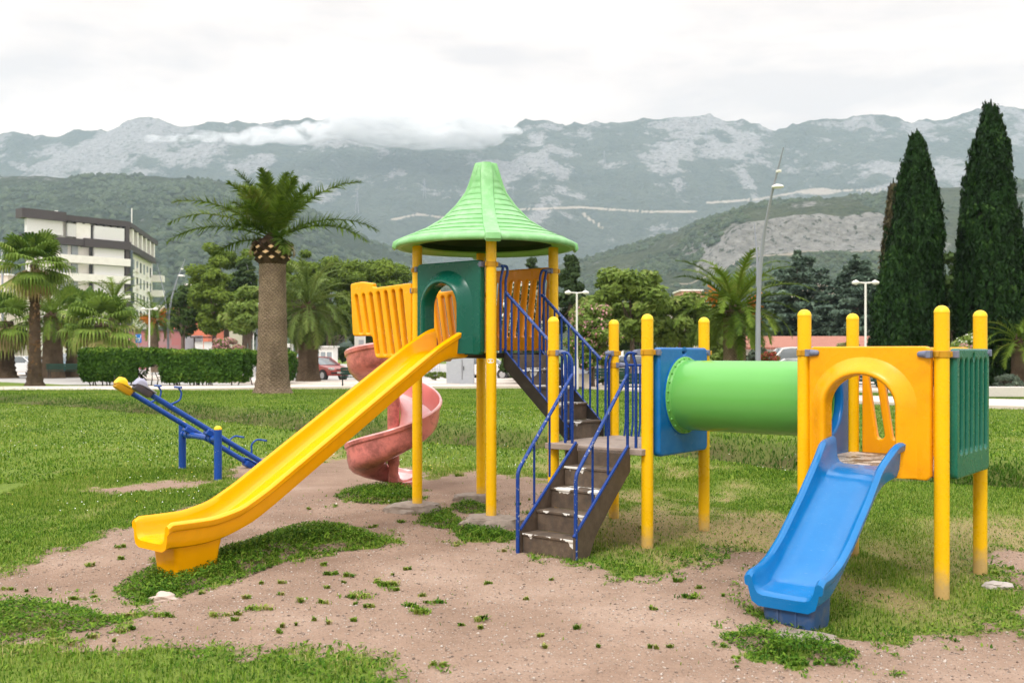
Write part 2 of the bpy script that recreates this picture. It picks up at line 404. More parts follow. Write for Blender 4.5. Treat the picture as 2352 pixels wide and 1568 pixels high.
# decks
def deck(a0, b0, a1, b1, z, mat, th=.055):
    m = MB(); m.box(((a0 + a1) / 2, (b0 + b1) / 2, z - th / 2), (a1 - a0, b1 - b0, th)); return m.build('deck', mat, play, bevel=.006)
deck(-.0, .06, 1.03, .97, 1.70, M_black)
deck(1.80, -.13, 2.86, 1.02, .86, M_landing)
deck(4.28, -.04, 5.33, 1.0, .85, M_deck)
MBP = lambda b: Matrix(((1, 0, 0, 0), (0, 0, -1, b), (0, 1, 0, 0), (0, 0, 0, 1)))      # outline in (a, z), at b
MAP = lambda a: Matrix(((0, 0, 1, a), (1, 0, 0, 0), (0, 1, 0, 0), (0, 0, 0, 1)))       # outline in (b, z), at a
# ---- roof
def roof():
    c = (.515, .515, 0)
    key = [(3.69, .085), (3.60, .128), (3.50, .158), (3.39, .203), (3.25, .305), (3.10, .455), (3.0, .62), (2.93, .785), (2.875, .92)]
    zs = [k[0] for k in key][::-1]; rr = [k[1] for k in key][::-1]
    prof = []
    N = 11
    for i in range(N):                                    # stepped courses
        z0 = 3.62 + (2.90 - 3.62) * (i / N) ** .8; z1 = 3.62 + (2.90 - 3.62) * ((i + 1) / N) ** .8
        r0 = float(np.interp(z0, zs, rr)); r1 = float(np.interp(z1, zs, rr))
        prof += [(r0 + .002, z0), (r0 * .5 + r1 * .5 + .001, (z0 + z1) / 2 + .002), (r1 + .003, z1 + .010), (r1 + .003, z1 + .004)]
    prof = [(.02, 3.705), (.098, 3.70), (.112, 3.66)] + prof
    prof += [(.93, 2.872), (.953, 2.852), (.958, 2.83), (.953, 2.812), (.935, 2.803), (.90, 2.806)]
    m = MB(); m.lathe(prof[::-1], c, 72, cap=False)
    o = m.build('roof', M_roof, play, 50)
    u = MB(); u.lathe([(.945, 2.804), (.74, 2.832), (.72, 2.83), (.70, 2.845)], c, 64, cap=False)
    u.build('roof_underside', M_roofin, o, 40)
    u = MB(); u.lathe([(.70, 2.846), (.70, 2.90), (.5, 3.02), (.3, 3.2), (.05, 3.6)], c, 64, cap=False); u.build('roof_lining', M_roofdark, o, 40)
    for q in (45, 135, 225, 315):
        rb = MB(); rings = []; d = Vector((math.cos(R(q - 0)), math.sin(R(q)), 0)); n = Vector((-d.y, d.x, 0))
        pts = [(3.708, .03), (3.70, .10)] + key[1:] + [(2.852, .965), (2.815, .972), (2.80, .955)]
        for i, (z, r) in enumerate(pts):
            wd = .062 if i > 1 else .05
            wd += .012 * smooth(3.3, 2.85, z)
            z0, r0 = pts[max(i - 1, 0)]; z1, r1 = pts[min(i + 1, len(pts) - 1)]
            tn = Vector((r1 - r0, z1 - z0)).normalized(); nr, nz = -tn.y, tn.x                # outward normal in the (r, z) plane
            P = lambda s, h: Vector(c) + d * (r + nr * h) + n * s + Vector((0, 0, z + nz * h))
            rings.append([P(-wd - .012, -.02), P(-wd, .016), P(-wd + .018, .024), P(wd - .018, .024), P(wd, .016), P(wd + .012, -.02)])
        rb.loft(rings); rb.build('roof_rib', M_roof, o, 40)
roof()
# ---- arch panels with a raised hood
def arch_pts(x0, x1, zb, zt, grow=0.0, n=18, elong=1.0):
    x0 -= grow; x1 += grow; r = (x1 - x0) / 2; rz = r * elong; xc = (x0 + x1) / 2; zs = zt + grow - rz
    return [(x0, zb)] + [(x0, zb + (zs - zb) * i / 5) for i in range(1, 5)] + [(xc - r * math.cos(PI * i / n), zs + rz * math.sin(PI * i / n)) for i in range(n + 1)] + [(x1, zb + (zs - zb) * i / 5) for i in range(4, 0, -1)] + [(x1, zb)]
def arch_panel(name, mat, x0, x1, z0, z1, ox0, ox1, ozt, bf, thick, hood, bulge, elong=1.0, label=None):
    ap = arch_pts(ox0, ox1, z0 - .0, ozt, 0, 18, elong)
    out = round_poly([(x0, z0), (x0, z1), (x1, z1), (x1, z0)], .045)
    k = [i for i in range(len(out))]
    outer = rrect(x0, z0, x1, z1, .05)
    # an inverted U: outer corner run, then the opening
    U = [(ox0 - .002, z0)] + [(x0 + .03, z0), (x0, z0 + .03)] + [p for p in rrect(x0, z0 - .5, x1, z1, .045) if p[1] > z0 + .1][::-1]
    tl = [(x0 + .045 - .045 * math.cos(R(q)), z1 - .045 + .045 * math.sin(R(q))) for q in range(0, 91, 15)]
    tr = [(x1 - .045 + .045 * math.sin(R(q)), z1 - .045 + .045 * math.cos(R(q))) for q in range(0, 91, 15)]
    U = [(x0 + .03, z0), (x0, z0 + .03)] + tl + tr + [(x1, z0 + .03), (x1 - .03, z0)] + ap[::-1]
    me = flat_panel(name, U, [], thick, .012, MBP(bf + thick / 2))
    o = link(name, me, mat, play)
    prof = [(bulge, -.004), (bulge * .86, hood * .10), (bulge * .66, hood * .34), (bulge * .45, hood * .66), (bulge * .28, hood * .88), (bulge * .16, hood * .985), (bulge * .08, hood), (.006, hood * .96), (-.004, hood * .85), (-.006, hood * .5), (-.006, -thick + .01)]
    rings = []
    for off, h in prof:
        rings.append([Vector((x, bf - h, z)) for x, z in arch_pts(ox0, ox1, z0 + .012, ozt, off, 24, elong)])
    m = MB(); m.loft(rings, close=False); m.build('arch_hood', mat, o, 50)
    if label: o['label'] = label
    return o
arch_panel('arch_panel', M_dgreen, .085, .965, 1.68, 2.625, .265, .735, 2.41, -.09, .075, .11, .135, 1.05, 'dark green arch panel above the long yellow slide')
arch_panel('arch_panel', M_orange, 4.355, 5.262, .78, 1.748, 4.505, 5.04, 1.54, -.10, .075, .085, .135, .92, 'orange arch panel above the blue slide')
# ---- slatted panels
def wing(b, nm, mat, mir=False):
    o = [(-.06, 1.64), (-.06, 2.445), (-.60, 2.415), (-.655, 2.425), (-.655, 2.465), (-.84, 2.492), (-1.025, 2.475), (-1.02, 2.40), (-.985, 1.885), (-.66, 1.885), (-.615, 1.64)]
    o = round_poly(o, .045)
    hs = []
    for i in range(7):
        xt = -.925 + .118 * i; zt = 2.325 + .006 * i
        hs.append(slot(xt + .08, 1.935, xt, zt, .048) if i < 2 else slot(xt + .115, 1.705, xt, zt, .052))
    hs[-1] = slot(-.925 + .118 * 6 + .09, 1.705, -.925 + .118 * 6, 2.36, .05)
    for i in range(2): pass
    me = flat_panel(nm, o, hs, .07, .018, MBP(b)); return link(nm, me, mat, play)
wing(.0, 'guard_panel', M_wing); wing(S, 'guard_panel', M_orange2)
def slats(nm, mat, x0, x1, z0, z1, M, n, w, lean, zb, zt, thick=.065, blind=False, label=None, hole=False):
    hs = []; pit = (x1 - x0 - .10) / n
    for i in range(n):
        xc = x0 + .05 + pit * (i + .5); hs.append(slot(xc - lean, zb, xc + lean, zt, w))
    if hole: hs.append([( (x0 + x1) / 2 + .026 * math.cos(2 * PI * i / 14), z1 - .06 + .026 * math.sin(2 * PI * i / 14)) for i in range(14)][::-1])
    me = flat_panel(nm, rrect(x0, z0, x1, z1, .045), hs, thick, .016, M); o = link(nm, me, mat, play)
    if label: o['label'] = label
    return o
slats('fence_panel', M_orange2, .07, .97, 1.725, 2.625, MBP(1.075), 7, .058, .035, 1.90, 2.47, label='orange slatted panel at the back of the roofed tower')
slats('fence_panel', M_orange2, 4.37, 5.24, .80, 1.745, MBP(1.03), 6, .065, -.045, 1.00, 1.60, label='orange slatted panel behind the blue slide')
gp_ = slats('fence_panel', M_tgreen, .035, .93, .785, 1.732, MAP(5.378), 6, .078, 0, 1.0, 1.62, .055, label='green grooved panel on the right side of the blue slide tower', hole=True)
bk = flat_panel('panel_back', rrect(.05, .80, .915, 1.60, .04), [], .022, .006, MAP(5.331)); link('panel_back', bk, M_tgreen, gp_)
# ---- blue tunnel panels and the tunnel
TB, TZ, TR = .487, 1.315, .316
circ = lambda r, n=48: [(TB + r * math.cos(2 * PI * i / n), TZ + r * math.sin(2 * PI * i / n)) for i in range(n)]
for a in (2.892, 4.245):
    hole = [(TB + .03 * math.cos(2 * PI * i / 14), 1.712 + .022 * math.sin(2 * PI * i / 14)) for i in range(14)][::-1]
    me = flat_panel('tunnel_panel', rrect(.05, .785, .93, 1.748, .05), [circ(.30)[::-1], hole], .078, .02, MAP(a)); link('tunnel_panel', me, M_bpanel, play)
TM = Matrix(((0, 0, 1, 0), (1, 0, 0, TB), (0, 1, 0, TZ), (0, 0, 0, 1)))
m = MB(); m.lathe([(TR, 2.95), (TR, 3.3), (TR, 3.9), (TR, 4.21), (TR - .012, 4.21), (TR - .012, 2.95), (TR, 2.95)], n=72, M=TM, cap=False)
tun = m.build('tunnel', M_tunnel, play, 40)
for a0, sg in ((2.933, 1), (4.204, -1)):
    m = MB(); m.lathe([(TR - .01, a0 + sg * .045), (TR + .003, a0 + sg * .04), (TR + .012, a0 + sg * .022), (TR + .028, a0 + sg * .018), (TR + .034, a0 + sg * .010), (TR + .034, a0), (.29, a0)], n=72, M=TM, cap=False)
    for i in range(24):
        q = 2 * PI * (i + .5) / 24; c = TM @ Vector(((TR + .019) * math.cos(q), (TR + .019) * math.sin(q), a0 + sg * .018))
        m.lathe([(.012, 0), (.011, .007), (.006, .012)], n=8, M=Matrix.Translation(c) @ Matrix.Rotation(sg * PI / 2, 4, 'Y'))
    m.build('tunnel_flange', M_tunnel, tun, 40)
m = MB(); m.lathe([(TR + .044, 2.9315), (TR + .044, 2.938), (TR + .036, 2.940)], n=72, M=TM, cap=False); m.build('flange_seat', M_bpanel, tun, 40)
# ---- slides
def interp(tab, x): 
    xs = [p[0] for p in tab]; ys = [p[1] for p in tab]
    return float(np.interp(x, xs, ys))
def smooth_tab(tab, n, it=6):
    xs = np.linspace(tab[0][0], tab[-1][0], n); ys = np.interp(xs, [p[0] for p in tab], [p[1] for p in tab])
    for _ in range(it): ys[1:-1] = (ys[:-2] + 2 * ys[1:-1] + ys[2:]) / 4
    return xs, ys
def slide(nm, mat, ac, hw, bed, rim, lip=.032, n=70, flare=None, it=5, under=.055, label=None, tipr=.05):
    xs, zb = smooth_tab(bed, n, it); _, zr = smooth_tab(rim, n, it)
    rings = []
    for i, b in enumerate(xs):
        e = zb[i]; r = zr[i]; w_ = hw + (flare(b) if flare else 0)
        q = max(0, 1 - (b - xs[0]) / tipr) if tipr else 0             # rolled end
        e2 = e - .02 * q * q; r2 = r - .025 * q * q
        L = lambda s: [(s * (w_ + lip), r2 - .055), (s * (w_ + lip + .004), r2 - .016), (s * (w_ + lip - .012), r2), (s * (w_ + .004), r2 + .004), (s * (w_ - .014), r2 - .012), (s * (w_ - .022), r2 - .05), (s * (w_ - .03), e2 + .045), (s * (w_ - .05), e2 + .014), (s * (w_ - .085), e2 + .002)]
        ins = L(-1) + [(-.25 * w_, e2), (.25 * w_, e2)] + L(1)[::-1]
        under_ = [(w_ + lip - .008, r2 - .064), (w_ + .012, r2 - .068), (w_ + .004, e2 + .01), (w_ - .012, e2 - under * .6), (w_ - .06, e2 - under), (0, e2 - under)]
        ins += under_ + [(-x, z) for x, z in under_[::-1][1:]]
        rings.append([Vector((ac + x, b, z)) for x, z in ins])
    m = MB(); m.loft(rings); o = m.build(nm, mat, play, 38)
    if label: o['label'] = label
    return o
ybed = [(-3.41, .275), (-3.25, .262), (-3.05, .262), (-2.85, .290), (-2.62, .365), (-2.4, .485), (-1.085, 1.258), (-.47, 1.615), (-.30, 1.685), (-.03, 1.70)]
yrim = [(-3.41, .425), (-3.25, .422), (-3.0, .420), (-2.75, .468), (-2.5, .590), (-1.085, 1.414), (-.46, 1.775), (-.10, 1.945), (-.03, 1.952)]
ys = slide('slide', M_slide_y, .52, .222, ybed, yrim, n=90, it=3, flare=lambda b: .012 * smooth(-.5, -.1, b), label='long yellow slide from the roofed tower')
m = MB(); rings = []
for z, s in ((.235, 1.08), (.15, 1.0), (-.06, .88)):
    rings.append([Vector((.52 + x * s, -3.09 + y * s, z)) for x, y in round_poly([(-.16, -.20), (.16, -.20), (.17, .19), (-.17, .19)], .04)])
m.loft(rings); m.build('slide_foot', M_slide_y, ys, 40)
bbed = [(-1.58, .165), (-1.45, .17), (-1.32, .192), (-1.18, .262), (-1.0, .385), (-.42, .79), (-.35, .818), (-.20, .845), (-.05, .856)]
brim = [(-1.58, .288), (-1.42, .305), (-1.26, .352), (-1.08, .45), (-.75, .69), (-.5, .895), (-.26, 1.04), (-.05, 1.06)]
bs = slide('slide', M_bslide, 4.80, .225, bbed, brim, n=80, it=3, lip=.036, under=.07, flare=lambda b: .042 * smooth(-.55, -.12, b), label='short blue slide from the orange arch panel')
m = MB(); rings = []
for z, s in ((.13, 1.0), (-.02, .97), (-.05, .93), (-.2, .92)):
    rings.append([Vector((4.815 + x * s, -1.395 + y * s, z)) for x, y in round_poly([(-.175, -.16), (.175, -.16), (.175, .15), (-.175, .15)], .05)])
m.loft(rings)
for s in (-1, 1): m.box((4.815 + s * .06, -1.556, .02), (.012, .008, .14))
m.build('slide_foot', M_foot_b, bs, 40)
# ---- spiral slide
PA, PB = -1.48, 1.08
def spiral():
    key = [(-70, 1.62), (-120, 1.555), (-180, 1.45), (-270, 1.15), (-360, .80), (-450, .485), (-540, .245), (-600, .14), (-640, .10), (-665, .09)]
    kk = key[::-1]; phis = np.linspace(-70, -655, 120)
    zs = np.interp(phis, [k[0] for k in kk], [k[1] for k in kk])
    for _ in range(10): zs[1:-1] = (zs[:-2] + 2 * zs[1:-1] + zs[2:]) / 4
    def section(z, fade):
        ow = .25 * fade + .05
        return [(.085, z + .10), (.10, z + .115), (.125, z + .09), (.16, z + .03), (.22, z + .004), (.34, z), (.46, z + .012), (.535, z + .05), (.575, z + .12 * fade + .03), (.592, z + ow - .02), (.603, z + ow),
                (.628, z + ow + .004), (.640, z + ow - .014), (.632, z + ow - .055), (.612, z + ow - .062), (.600, z + .10 * fade + .0), (.575, z + .01), (.52, z - .04), (.40, z - .075), (.24, z - .07), (.15, z - .03), (.095, z + .03)]
    sc = lambda r: r if r < .2 else .2 + (r - .2) * .92
    rings = []
    for p, z in zip(phis, zs):
        q = R(p) + TH; f = (1 - .85 * smooth(-560, -640, p)) * (1 - .22 * smooth(-260, -150, p))
        rings.append([Vector((PA + sc(r) * math.cos(q), PB + sc(r) * math.sin(q), h)) for r, h in section(z, float(f))])
    # straight run from the tower into the spiral
    q0 = R(-70) + TH; dirn = Vector((-math.sin(q0), math.cos(q0), 0)); pre = []
    for d in (.62, .45, .3, .15):
        z = 1.64 + .025 * d / .5
        pre.append([Vector((PA + sc(r) * math.cos(q0), PB + sc(r) * math.sin(q0), h)) + dirn * d for r, h in section(z, .78)])
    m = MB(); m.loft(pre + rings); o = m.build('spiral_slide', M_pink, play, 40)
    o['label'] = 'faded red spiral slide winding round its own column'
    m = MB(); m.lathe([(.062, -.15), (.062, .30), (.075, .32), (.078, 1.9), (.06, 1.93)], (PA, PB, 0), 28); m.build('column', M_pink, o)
    m = MB(); q = R(-640) + TH; c = (PA + .33 * math.cos(q), PB + .33 * math.sin(q))
    m.lathe([(.13, -.1), (.15, .0), (.17, .07)], (*c, 0), 20); m.build('slide_foot', M_pink, o)
spiral()
# ---- staircases
def stairs(nm, a0, a1, path, riser, tread, n, z0, along, trim, label):
    "along: function (s, w, z) -> local point, s runs up the flight, w across"
    m = MB()
    for i in range(n):
        s0 = i * tread; zt = z0 + riser * (i + 1)
        def bx(sa, sb, wa, wb, za, zb):
            P = [along(s, w_, z) for z in (za, zb) for s, w_ in ((sa, wa), (sb, wa), (sb, wb), (sa, wb))]
            m.add(P, [(3, 2, 1, 0), (4, 5, 6, 7), (0, 1, 5, 4), (1, 2, 6, 5), (2, 3, 7, 6), (3, 0, 4, 7)])
        bx(s0, s0 + .02, a0 + .013, a1 - .013, zt - riser - (.15 if i == 0 else .0), zt - .0205)
        if i < n - 1: bx(s0 - .012, s0 + tread + .0, a0 + .012, a1 - .012, zt - .02, zt)
    o = m.build(nm, M_step, play, 30, bevel=.003); o['label'] = label
    return o
# lower flight (climbs along +b)
lo = stairs('staircase', 2.165, 2.725, None, .172, .2, 5, 0, lambda s, w_, z: Vector((w_, -.93 + s, z)), None, 'lower brown stair flight with chipped white nosings')
for a in (2.165, 2.725):
    me = flat_panel('stringer', [(-.955, -.1), (-.955, .19), (-.16, .872), (-.115, .872), (-.115, .66), (-.40, .41), (-.65, .17), (-.80, -.1)], [], .018, .003, MAP(a))
    s_ = link('stringer', me, M_string, lo)
    m = MB(); m.tube([(a, -.955, .20), (a, -.14, .885)], .014, 8); m.build('edge_strip', M_rail, lo)
def handrail(parent, pts, balus, r=.0165, rb=.0105):
    m = MB(); m.tube(pts, r, 12); o = m.build('handrail', M_railtop, parent, 60)
    for p, q in balus:
        b = MB(); b.tube([p, q], rb, 8); b.build('baluster', M_rail, parent, 60)
def bend(pts, r=.05, n=5):
    "rounds the corners of a 3-D polyline"
    P = [Vector(p) for p in pts]; out = [P[0]]
    for i in range(1, len(P) - 1):
        a = P[i - 1] - P[i]; b = P[i + 1] - P[i]; rr = min(r, a.length * .45, b.length * .45)
        A = P[i] + a.normalized() * rr; B = P[i] + b.normalized() * rr
        for k in range(n + 1):
            t = k / n; out.append(A * (1 - t) ** 2 + P[i] * 2 * t * (1 - t) + B * t * t)
    return out + [P[-1]]
strz = lambda b: .20 + (b + .955) * (.685 / .815)
railL = lambda b: .72 + (b + .977) * (.78 / .94)
handrail(lo, bend([(2.165, -.985, -.05), (2.165, -.985, .70), (2.06, -.05, 1.50)]), [((2.165 - .105 * (b + .985) / .93, b, strz(b) - .02), (2.165 - .105 * (b + .985) / .93, b, .70 + (b + .985) * .8 / .935)) for b in (-.72, -.46)])
handrail(lo, bend([(2.725, -.925, -.05), (2.725, -.925, .70), (2.66, -.05, 1.50)]), [((2.725 - .065 * (b + .925) / .87, b, strz(b) - .02), (2.725 - .065 * (b + .925) / .87, b, .70 + (b + .925) * .8 / .875)) for b in (-.655, -.395)])
# upper flight (climbs along -a)
up = stairs('staircase', .20, .80, None, .168, .163, 5, .86, lambda s, w_, z: Vector((1.80 - s, w_, z)), None, 'upper stair flight rising to the roofed tower')
for b in (.20, .80):
    me = flat_panel('stringer', [(1.03, 1.735), (1.835, .985), (1.835, .862), (1.80, .862), (1.03, 1.555)], [], .018, .003, MBP(b))
    link('stringer', me, M_black, up)
    m = MB(); rings = []
    for a, z in ((.98, 1.737), (1.03, 1.737), (1.835, .987)):
        rings.append([Vector((a, b + y, z + h)) for y, h in ((-.014, 0), (.014, 0), (.014, .006), (-.014, .006))])
    m.loft(rings); m.build('edge_strip', M_railtop, up, 30)
slz = lambda a: 1.735 - (a - 1.03) * .932
rlz = lambda a: 2.325 - (a - 1.036) * .905
for b in (.20, .80):
    handrail(up, [(1.05, b, rlz(1.05)), (1.80, b, rlz(1.80))], [((a, b, slz(a)), (a, b, rlz(a))) for a in (1.13, 1.22, 1.31, 1.40, 1.49, 1.58, 1.67, 1.76)])
def hooks(parent, p0, ends, r=.0135):
    "a pair of upright rods that bend over into a clamp"
    for e in ends:
        m = MB(); m.tube(bend([p0] + e, .05), r, 10); m.build('grab_rail', M_rail, parent, 60)
z1 = 2.575
hooks(up, (1.04, .13, z1), [[(1.05, .225, z1), (1.05, .235, z1 - .06), (1.05, .20, z1 - .14), (1.05, .20, 1.70)], [(1.05, .165, z1 - .01), (1.05, .12, z1 - .15), (1.05, .12, 1.70)]])
hooks(up, (1.04, .90, z1), [[(1.05, .81, z1), (1.05, .775, z1 - .06), (1.05, .765, z1 - .14), (1.05, .765, 1.70)], [(1.05, .88, z1 - .01), (1.05, .835, z1 - .15), (1.05, .835, 1.70)]])
z1 = 1.70
hooks(lo, (2.76, -.03, z1), [[(2.65, -.03, z1), (2.62, -.03, z1 - .05), (2.65, -.03, z1 - .12), (2.65, -.03, .84)], [(2.705, -.03, z1 - .01), (2.738, -.03, z1 - .11), (2.738, -.03, .84)]])
hooks(lo, (1.92, -.03, z1), [[(2.0, -.03, z1), (2.045, -.03, z1 - .08), (2.045, -.03, .84)], [(1.96, -.03, z1 - .01), (1.965, -.03, z1 - .11), (1.965, -.03, .84)]])
hooks(up, (1.825, .075, z1), [[(1.825, .21, z1), (1.825, .255, z1 - .06), (1.825, .25, z1 - .12), (1.825, .25, .86)], [(1.825, .16, z1 - .01), (1.825, .175, z1 - .11), (1.825, .175, .86)]])
hooks(up, (1.825, .98, z1), [[(1.825, .90, z1), (1.825, .86, z1 - .05), (1.825, .85, z1 - .12), (1.825, .85, .86)], [(1.825, .955, z1 - .01), (1.825, .91, z1 - .11), (1.825, .91, .86)]])
m = MB(); m.tube([(1.89, 1.012, 1.575), (2.78, 1.012, 1.575)], .013, 10); br = m.build('barrier_rail', M_rail, play, 60)
for i in range(9):
    a = 1.96 + .0855 * i; m = MB(); m.tube([(a, 1.012, 1.57), (a, 1.012, 1.0), (a + .0, 1.0, .93), (a, .985, .86)], .010, 8); m.build('baluster', M_rail, br, 60)
# ------------------------------------------------------------------ ground
LIP = np.array([(-40, 52), (-25, 39.5), (-11.9, 28.6), (-4.9, 21.0), (-.95, 17.3), (2.37, 15.6), (3.8, 13.5), (5.0, 12.2), (6.4, 11.4), (9, 9.6), (14, 6.5)])
def lip_d(X, Y):
    "distance behind (+) or before (-) the near lip of the ditch"
    d2 = np.full(X.shape, 1e9); sg = np.ones(X.shape)
    for (ax, ay), (bx, by) in zip(LIP[:-1], LIP[1:]):
        ex, ey = bx - ax, by - ay; L = ex * ex + ey * ey
        t = np.clip(((X - ax) * ex + (Y - ay) * ey) / L, 0, 1); px, py = X - ax - t * ex, Y - ay - t * ey
        q = px * px + py * py; c = ex * py - ey * px; m = q < d2
        d2 = np.where(m, q, d2); sg = np.where(m, np.sign(c), sg)
    return np.sqrt(d2) * sg
PX = lambda pts: [gp(x, y) for x, y in pts]
SOIL = PX([(-200, 1345), (0, 1312), (130, 1268), (250, 1222), (330, 1190), (440, 1160), (520, 1132), (600, 1096), (560, 1066), (610, 1050), (700, 1072), (800, 1060), (960, 1084), (1000, 1100), (1100, 1086), (1230, 1106), (1262, 1130), (1215, 1200), (1195, 1250), (1290, 1296), (1400, 1312), (1500, 1332), (1600, 1312), (1680, 1262), (1752, 1266), (1790, 1300), (1720, 1400), (1770, 1440), (1885, 1440), (1950, 1450), (2060, 1432), (2160, 1442), (2290, 1432), (2352, 1395), (2600, 1340), (2900, 1420), (2900, 2000), (1100, 2000), (940, 1575), (700, 1512), (300, 1490), (0, 1480), (-300, 1480)])
SOIL2 = PX([(195, 1126), (330, 1108), (480, 1100), (545, 1098), (620, 1090), (640, 1072), (560, 1066), (520, 1082), (510, 1108), (400, 1118), (260, 1132)])
SOIL3 = PX([(2285, 1270), (2352, 1262), (2500, 1270), (2500, 1330), (2352, 1335), (2300, 1310)])
WEEDS = [PX(p) for p in (
    [(-80, 1400), (0, 1392), (60, 1384), (120, 1402), (185, 1416), (246, 1432), (200, 1448), (100, 1452), (40, 1466), (-80, 1476)],
    [(290, 1338), (330, 1312), (420, 1286), (520, 1268), (600, 1246), (660, 1226), (740, 1218), (820, 1226), (872, 1247), (800, 1262), (720, 1270), (640, 1284), (560, 1312), (470, 1330), (410, 1352), (335, 1366)],
    [(785, 1142), (830, 1124), (890, 1124), (945, 1132), (948, 1156), (880, 1158), (830, 1156)],
    [(1690, 1470), (1735, 1456), (1800, 1478), (1880, 1476), (1932, 1484), (1906, 1518), (1810, 1518), (1740, 1492)],
    [(985, 1190), (1010, 1180), (1040, 1196), (1030, 1210), (990, 1206)], [(1060, 1212), (1085, 1216), (1165, 1226), (1150, 1240), (1080, 1240)],
    [(1055, 1165), (1080, 1160), (1110, 1172), (1075, 1178)])]
TUFTS = [(830, 1372, 38), (890, 1347, 30), (868, 1340, 16), (690, 1391, 18), (500, 1424, 24), (582, 1408, 30), (545, 1420, 14), (280, 1455, 32), (295, 1423, 26), (970, 1373, 16), (968, 1416, 30), (1000, 1390, 26), (1110, 1430, 24), (1590, 1378, 26), (1605, 1358, 12), (1330, 1451, 10), (1010, 1540, 18), (380, 1424, 18), (125, 1478, 26), (210, 1473, 18), (640, 1462, 10), (735, 1390, 14), (850, 1400, 14), (940, 1398, 18), (905, 1356, 18), (1060, 1440, 12), (1500, 1405, 10), (1465, 1310, 16), (1560, 1340, 18), (272, 1286, 12), (275, 1262, 14), (648, 1366, 8), (745, 1300, 9), (1150, 1268, 12), (1070, 1225, 10), (1045, 1255, 8), (640, 1258, 12), (920, 1200, 14), (1000, 1195, 22), (2280, 1300, 16), (2320, 1290, 14), (935, 1310, 10), (800, 1325, 22), (760, 1320, 16), (1440, 1300, 18), (1060, 1095, 18), (1250, 1500, 7), (1690, 1520, 8)]
_r = random.Random(3)
for _ in range(64):
    TUFTS.append((_r.uniform(-20, 1750), _r.uniform(1110, 1500), _r.choice((4, 5, 6, 7, 9, 14))))
BARE = [PX([(1240, 1060), (1500, 1080), (1640, 1086), (1760, 1105), (1900, 1150), (1900, 1300), (1760, 1300), (1560, 1330), (1420, 1300), (1340, 1200), (1250, 1130)]), PX([(2150, 1200), (2400, 1190), (2500, 1300), (2300, 1330), (2200, 1290)]), PX([(560, 1050), (800, 1040), (1000, 1075), (960, 1095), (700, 1085)]),
        PX([(1840, 1260), (2000, 1240), (2140, 1290), (2160, 1400), (2020, 1390), (1900, 1330)])]
def ground_z(X, Y):
    X = np.asarray(X, float); Y = np.asarray(Y, float)
    d = lip_d(X, Y); near = smooth(4, 2, np.abs(Y - 30) / 12)
    z = -.50 * smooth(-.05, .6, d) * (1 - smooth(1.0, 3.4, d)) + .10 * smooth(-2.2, -.15, d) * (1 - smooth(-.1, .4, d)) + .16 * smooth(1.2, 4.2, d) * (1 - smooth(6, 14, d))
    z = z * (1 - smooth(26, 34, Y) * .5)
    z = z - .075 * smooth(1.6, 3.0, X) * smooth(10.5, 7.5, Y)
    z = z + (.10 * (fbm(X / 2.6, Y / 2.6, 3, 5) - .5) * smooth(60, 20, Y) + .045 * (fbm(X / .5, Y / .5, 3, 9) - .5) * smooth(30, 10, Y) + .014 * (fbm(X / .16, Y / .16, 2, 19) - .5) * smooth(16, 8, Y))
    z = z + .09 * smooth(-.1, .35, polysd(X, Y, WEEDS[1])) * smooth(-2.55, -2.1, X) - .06 * np.exp(-((X - 2.1) ** 2 + (Y - 6.2) ** 2) / .5) + .05 * smooth(-.2, .3, polysd(X, Y, WEEDS[2])) + .05 * smooth(-.15, .2, polysd(X, Y, WEEDS[3]))
    z = z - .06 * np.exp(-((X + 2.8) ** 2 / 1.2 + (Y - 7.3) ** 2 / .5))
    z = z + .10 * np.exp(-((X + 9.2) ** 2 + (Y - 38) ** 2) / 6)
    return z
def soil_mask(X, Y):
    wx = X + .45 * (fbm(X / .7, Y / .7, 5, 21, .65) - .5); wy = Y + .65 * (fbm(X / .7, Y / .7, 5, 33, .65) - .5)
    s = np.maximum(np.maximum(polysd(wx, wy, SOIL), polysd(wx, wy, SOIL2)), polysd(wx, wy, SOIL3))
    f_ = fbm(X / .17, Y / .22, 4, 37, .7) - .5
    for p in WEEDS: s = np.minimum(s, -polysd(wx, wy, p) + .55 * f_)
    s = s + .75 * f_
    m = smooth(-.24, .20, s)
    for x, y, wpx in TUFTS[:-64]:
        tx, ty = gp(x, y); r = wpx / FPX * ty * 1.0
        m = m * (1 - .35 * np.exp(-(((X - tx) / r) ** 2 + ((Y - ty) / (r * 1.2)) ** 2) ** 2 * 1.2))
    return m
def bare_mask(X, Y):
    s = np.max([polysd(X, Y, b) for b in BARE], axis=0)
    n = .65 * fbm(X / .5, Y / .8, 5, 51, .6) + .35 * fbm(X / 1.6, Y / 2.2, 2, 57)
    return np.maximum(smooth(-.7, .5, s) * smooth(.36, .62, n), .6 * smooth(.63, .76, n) * smooth(24, 12, Y))
def axis(parts):
    out = []
    for a, b, st in parts: out += list(np.arange(a, b, st))
    return np.array(out)
gx = np.concatenate([-np.geomspace(9000, 14.3, 44), axis([(-14, -7, .14), (-7, 6.5, .06), (6.5, 14, .14)]), np.geomspace(14, 9000, 44)])
gy = np.concatenate([-np.geomspace(600, 1, 14), axis([(0, 3.4, .3), (3.4, 15, .055), (15, 30, .16), (30, 60, .5)]), np.geomspace(60, 12000, 46)])
GX, GY = np.meshgrid(gx, gy); GZ = ground_z(GX, GY)
nx, ny = len(gx), len(gy); idx = np.arange(nx * ny).reshape(ny, nx)
GF = np.stack([idx[:-1, :-1], idx[:-1, 1:], idx[1:, 1:], idx[1:, :-1]], -1).reshape(-1, 4)
me = npmesh('ground', np.stack([GX, GY, GZ], -1).reshape(-1, 3), GF, smooth=True)
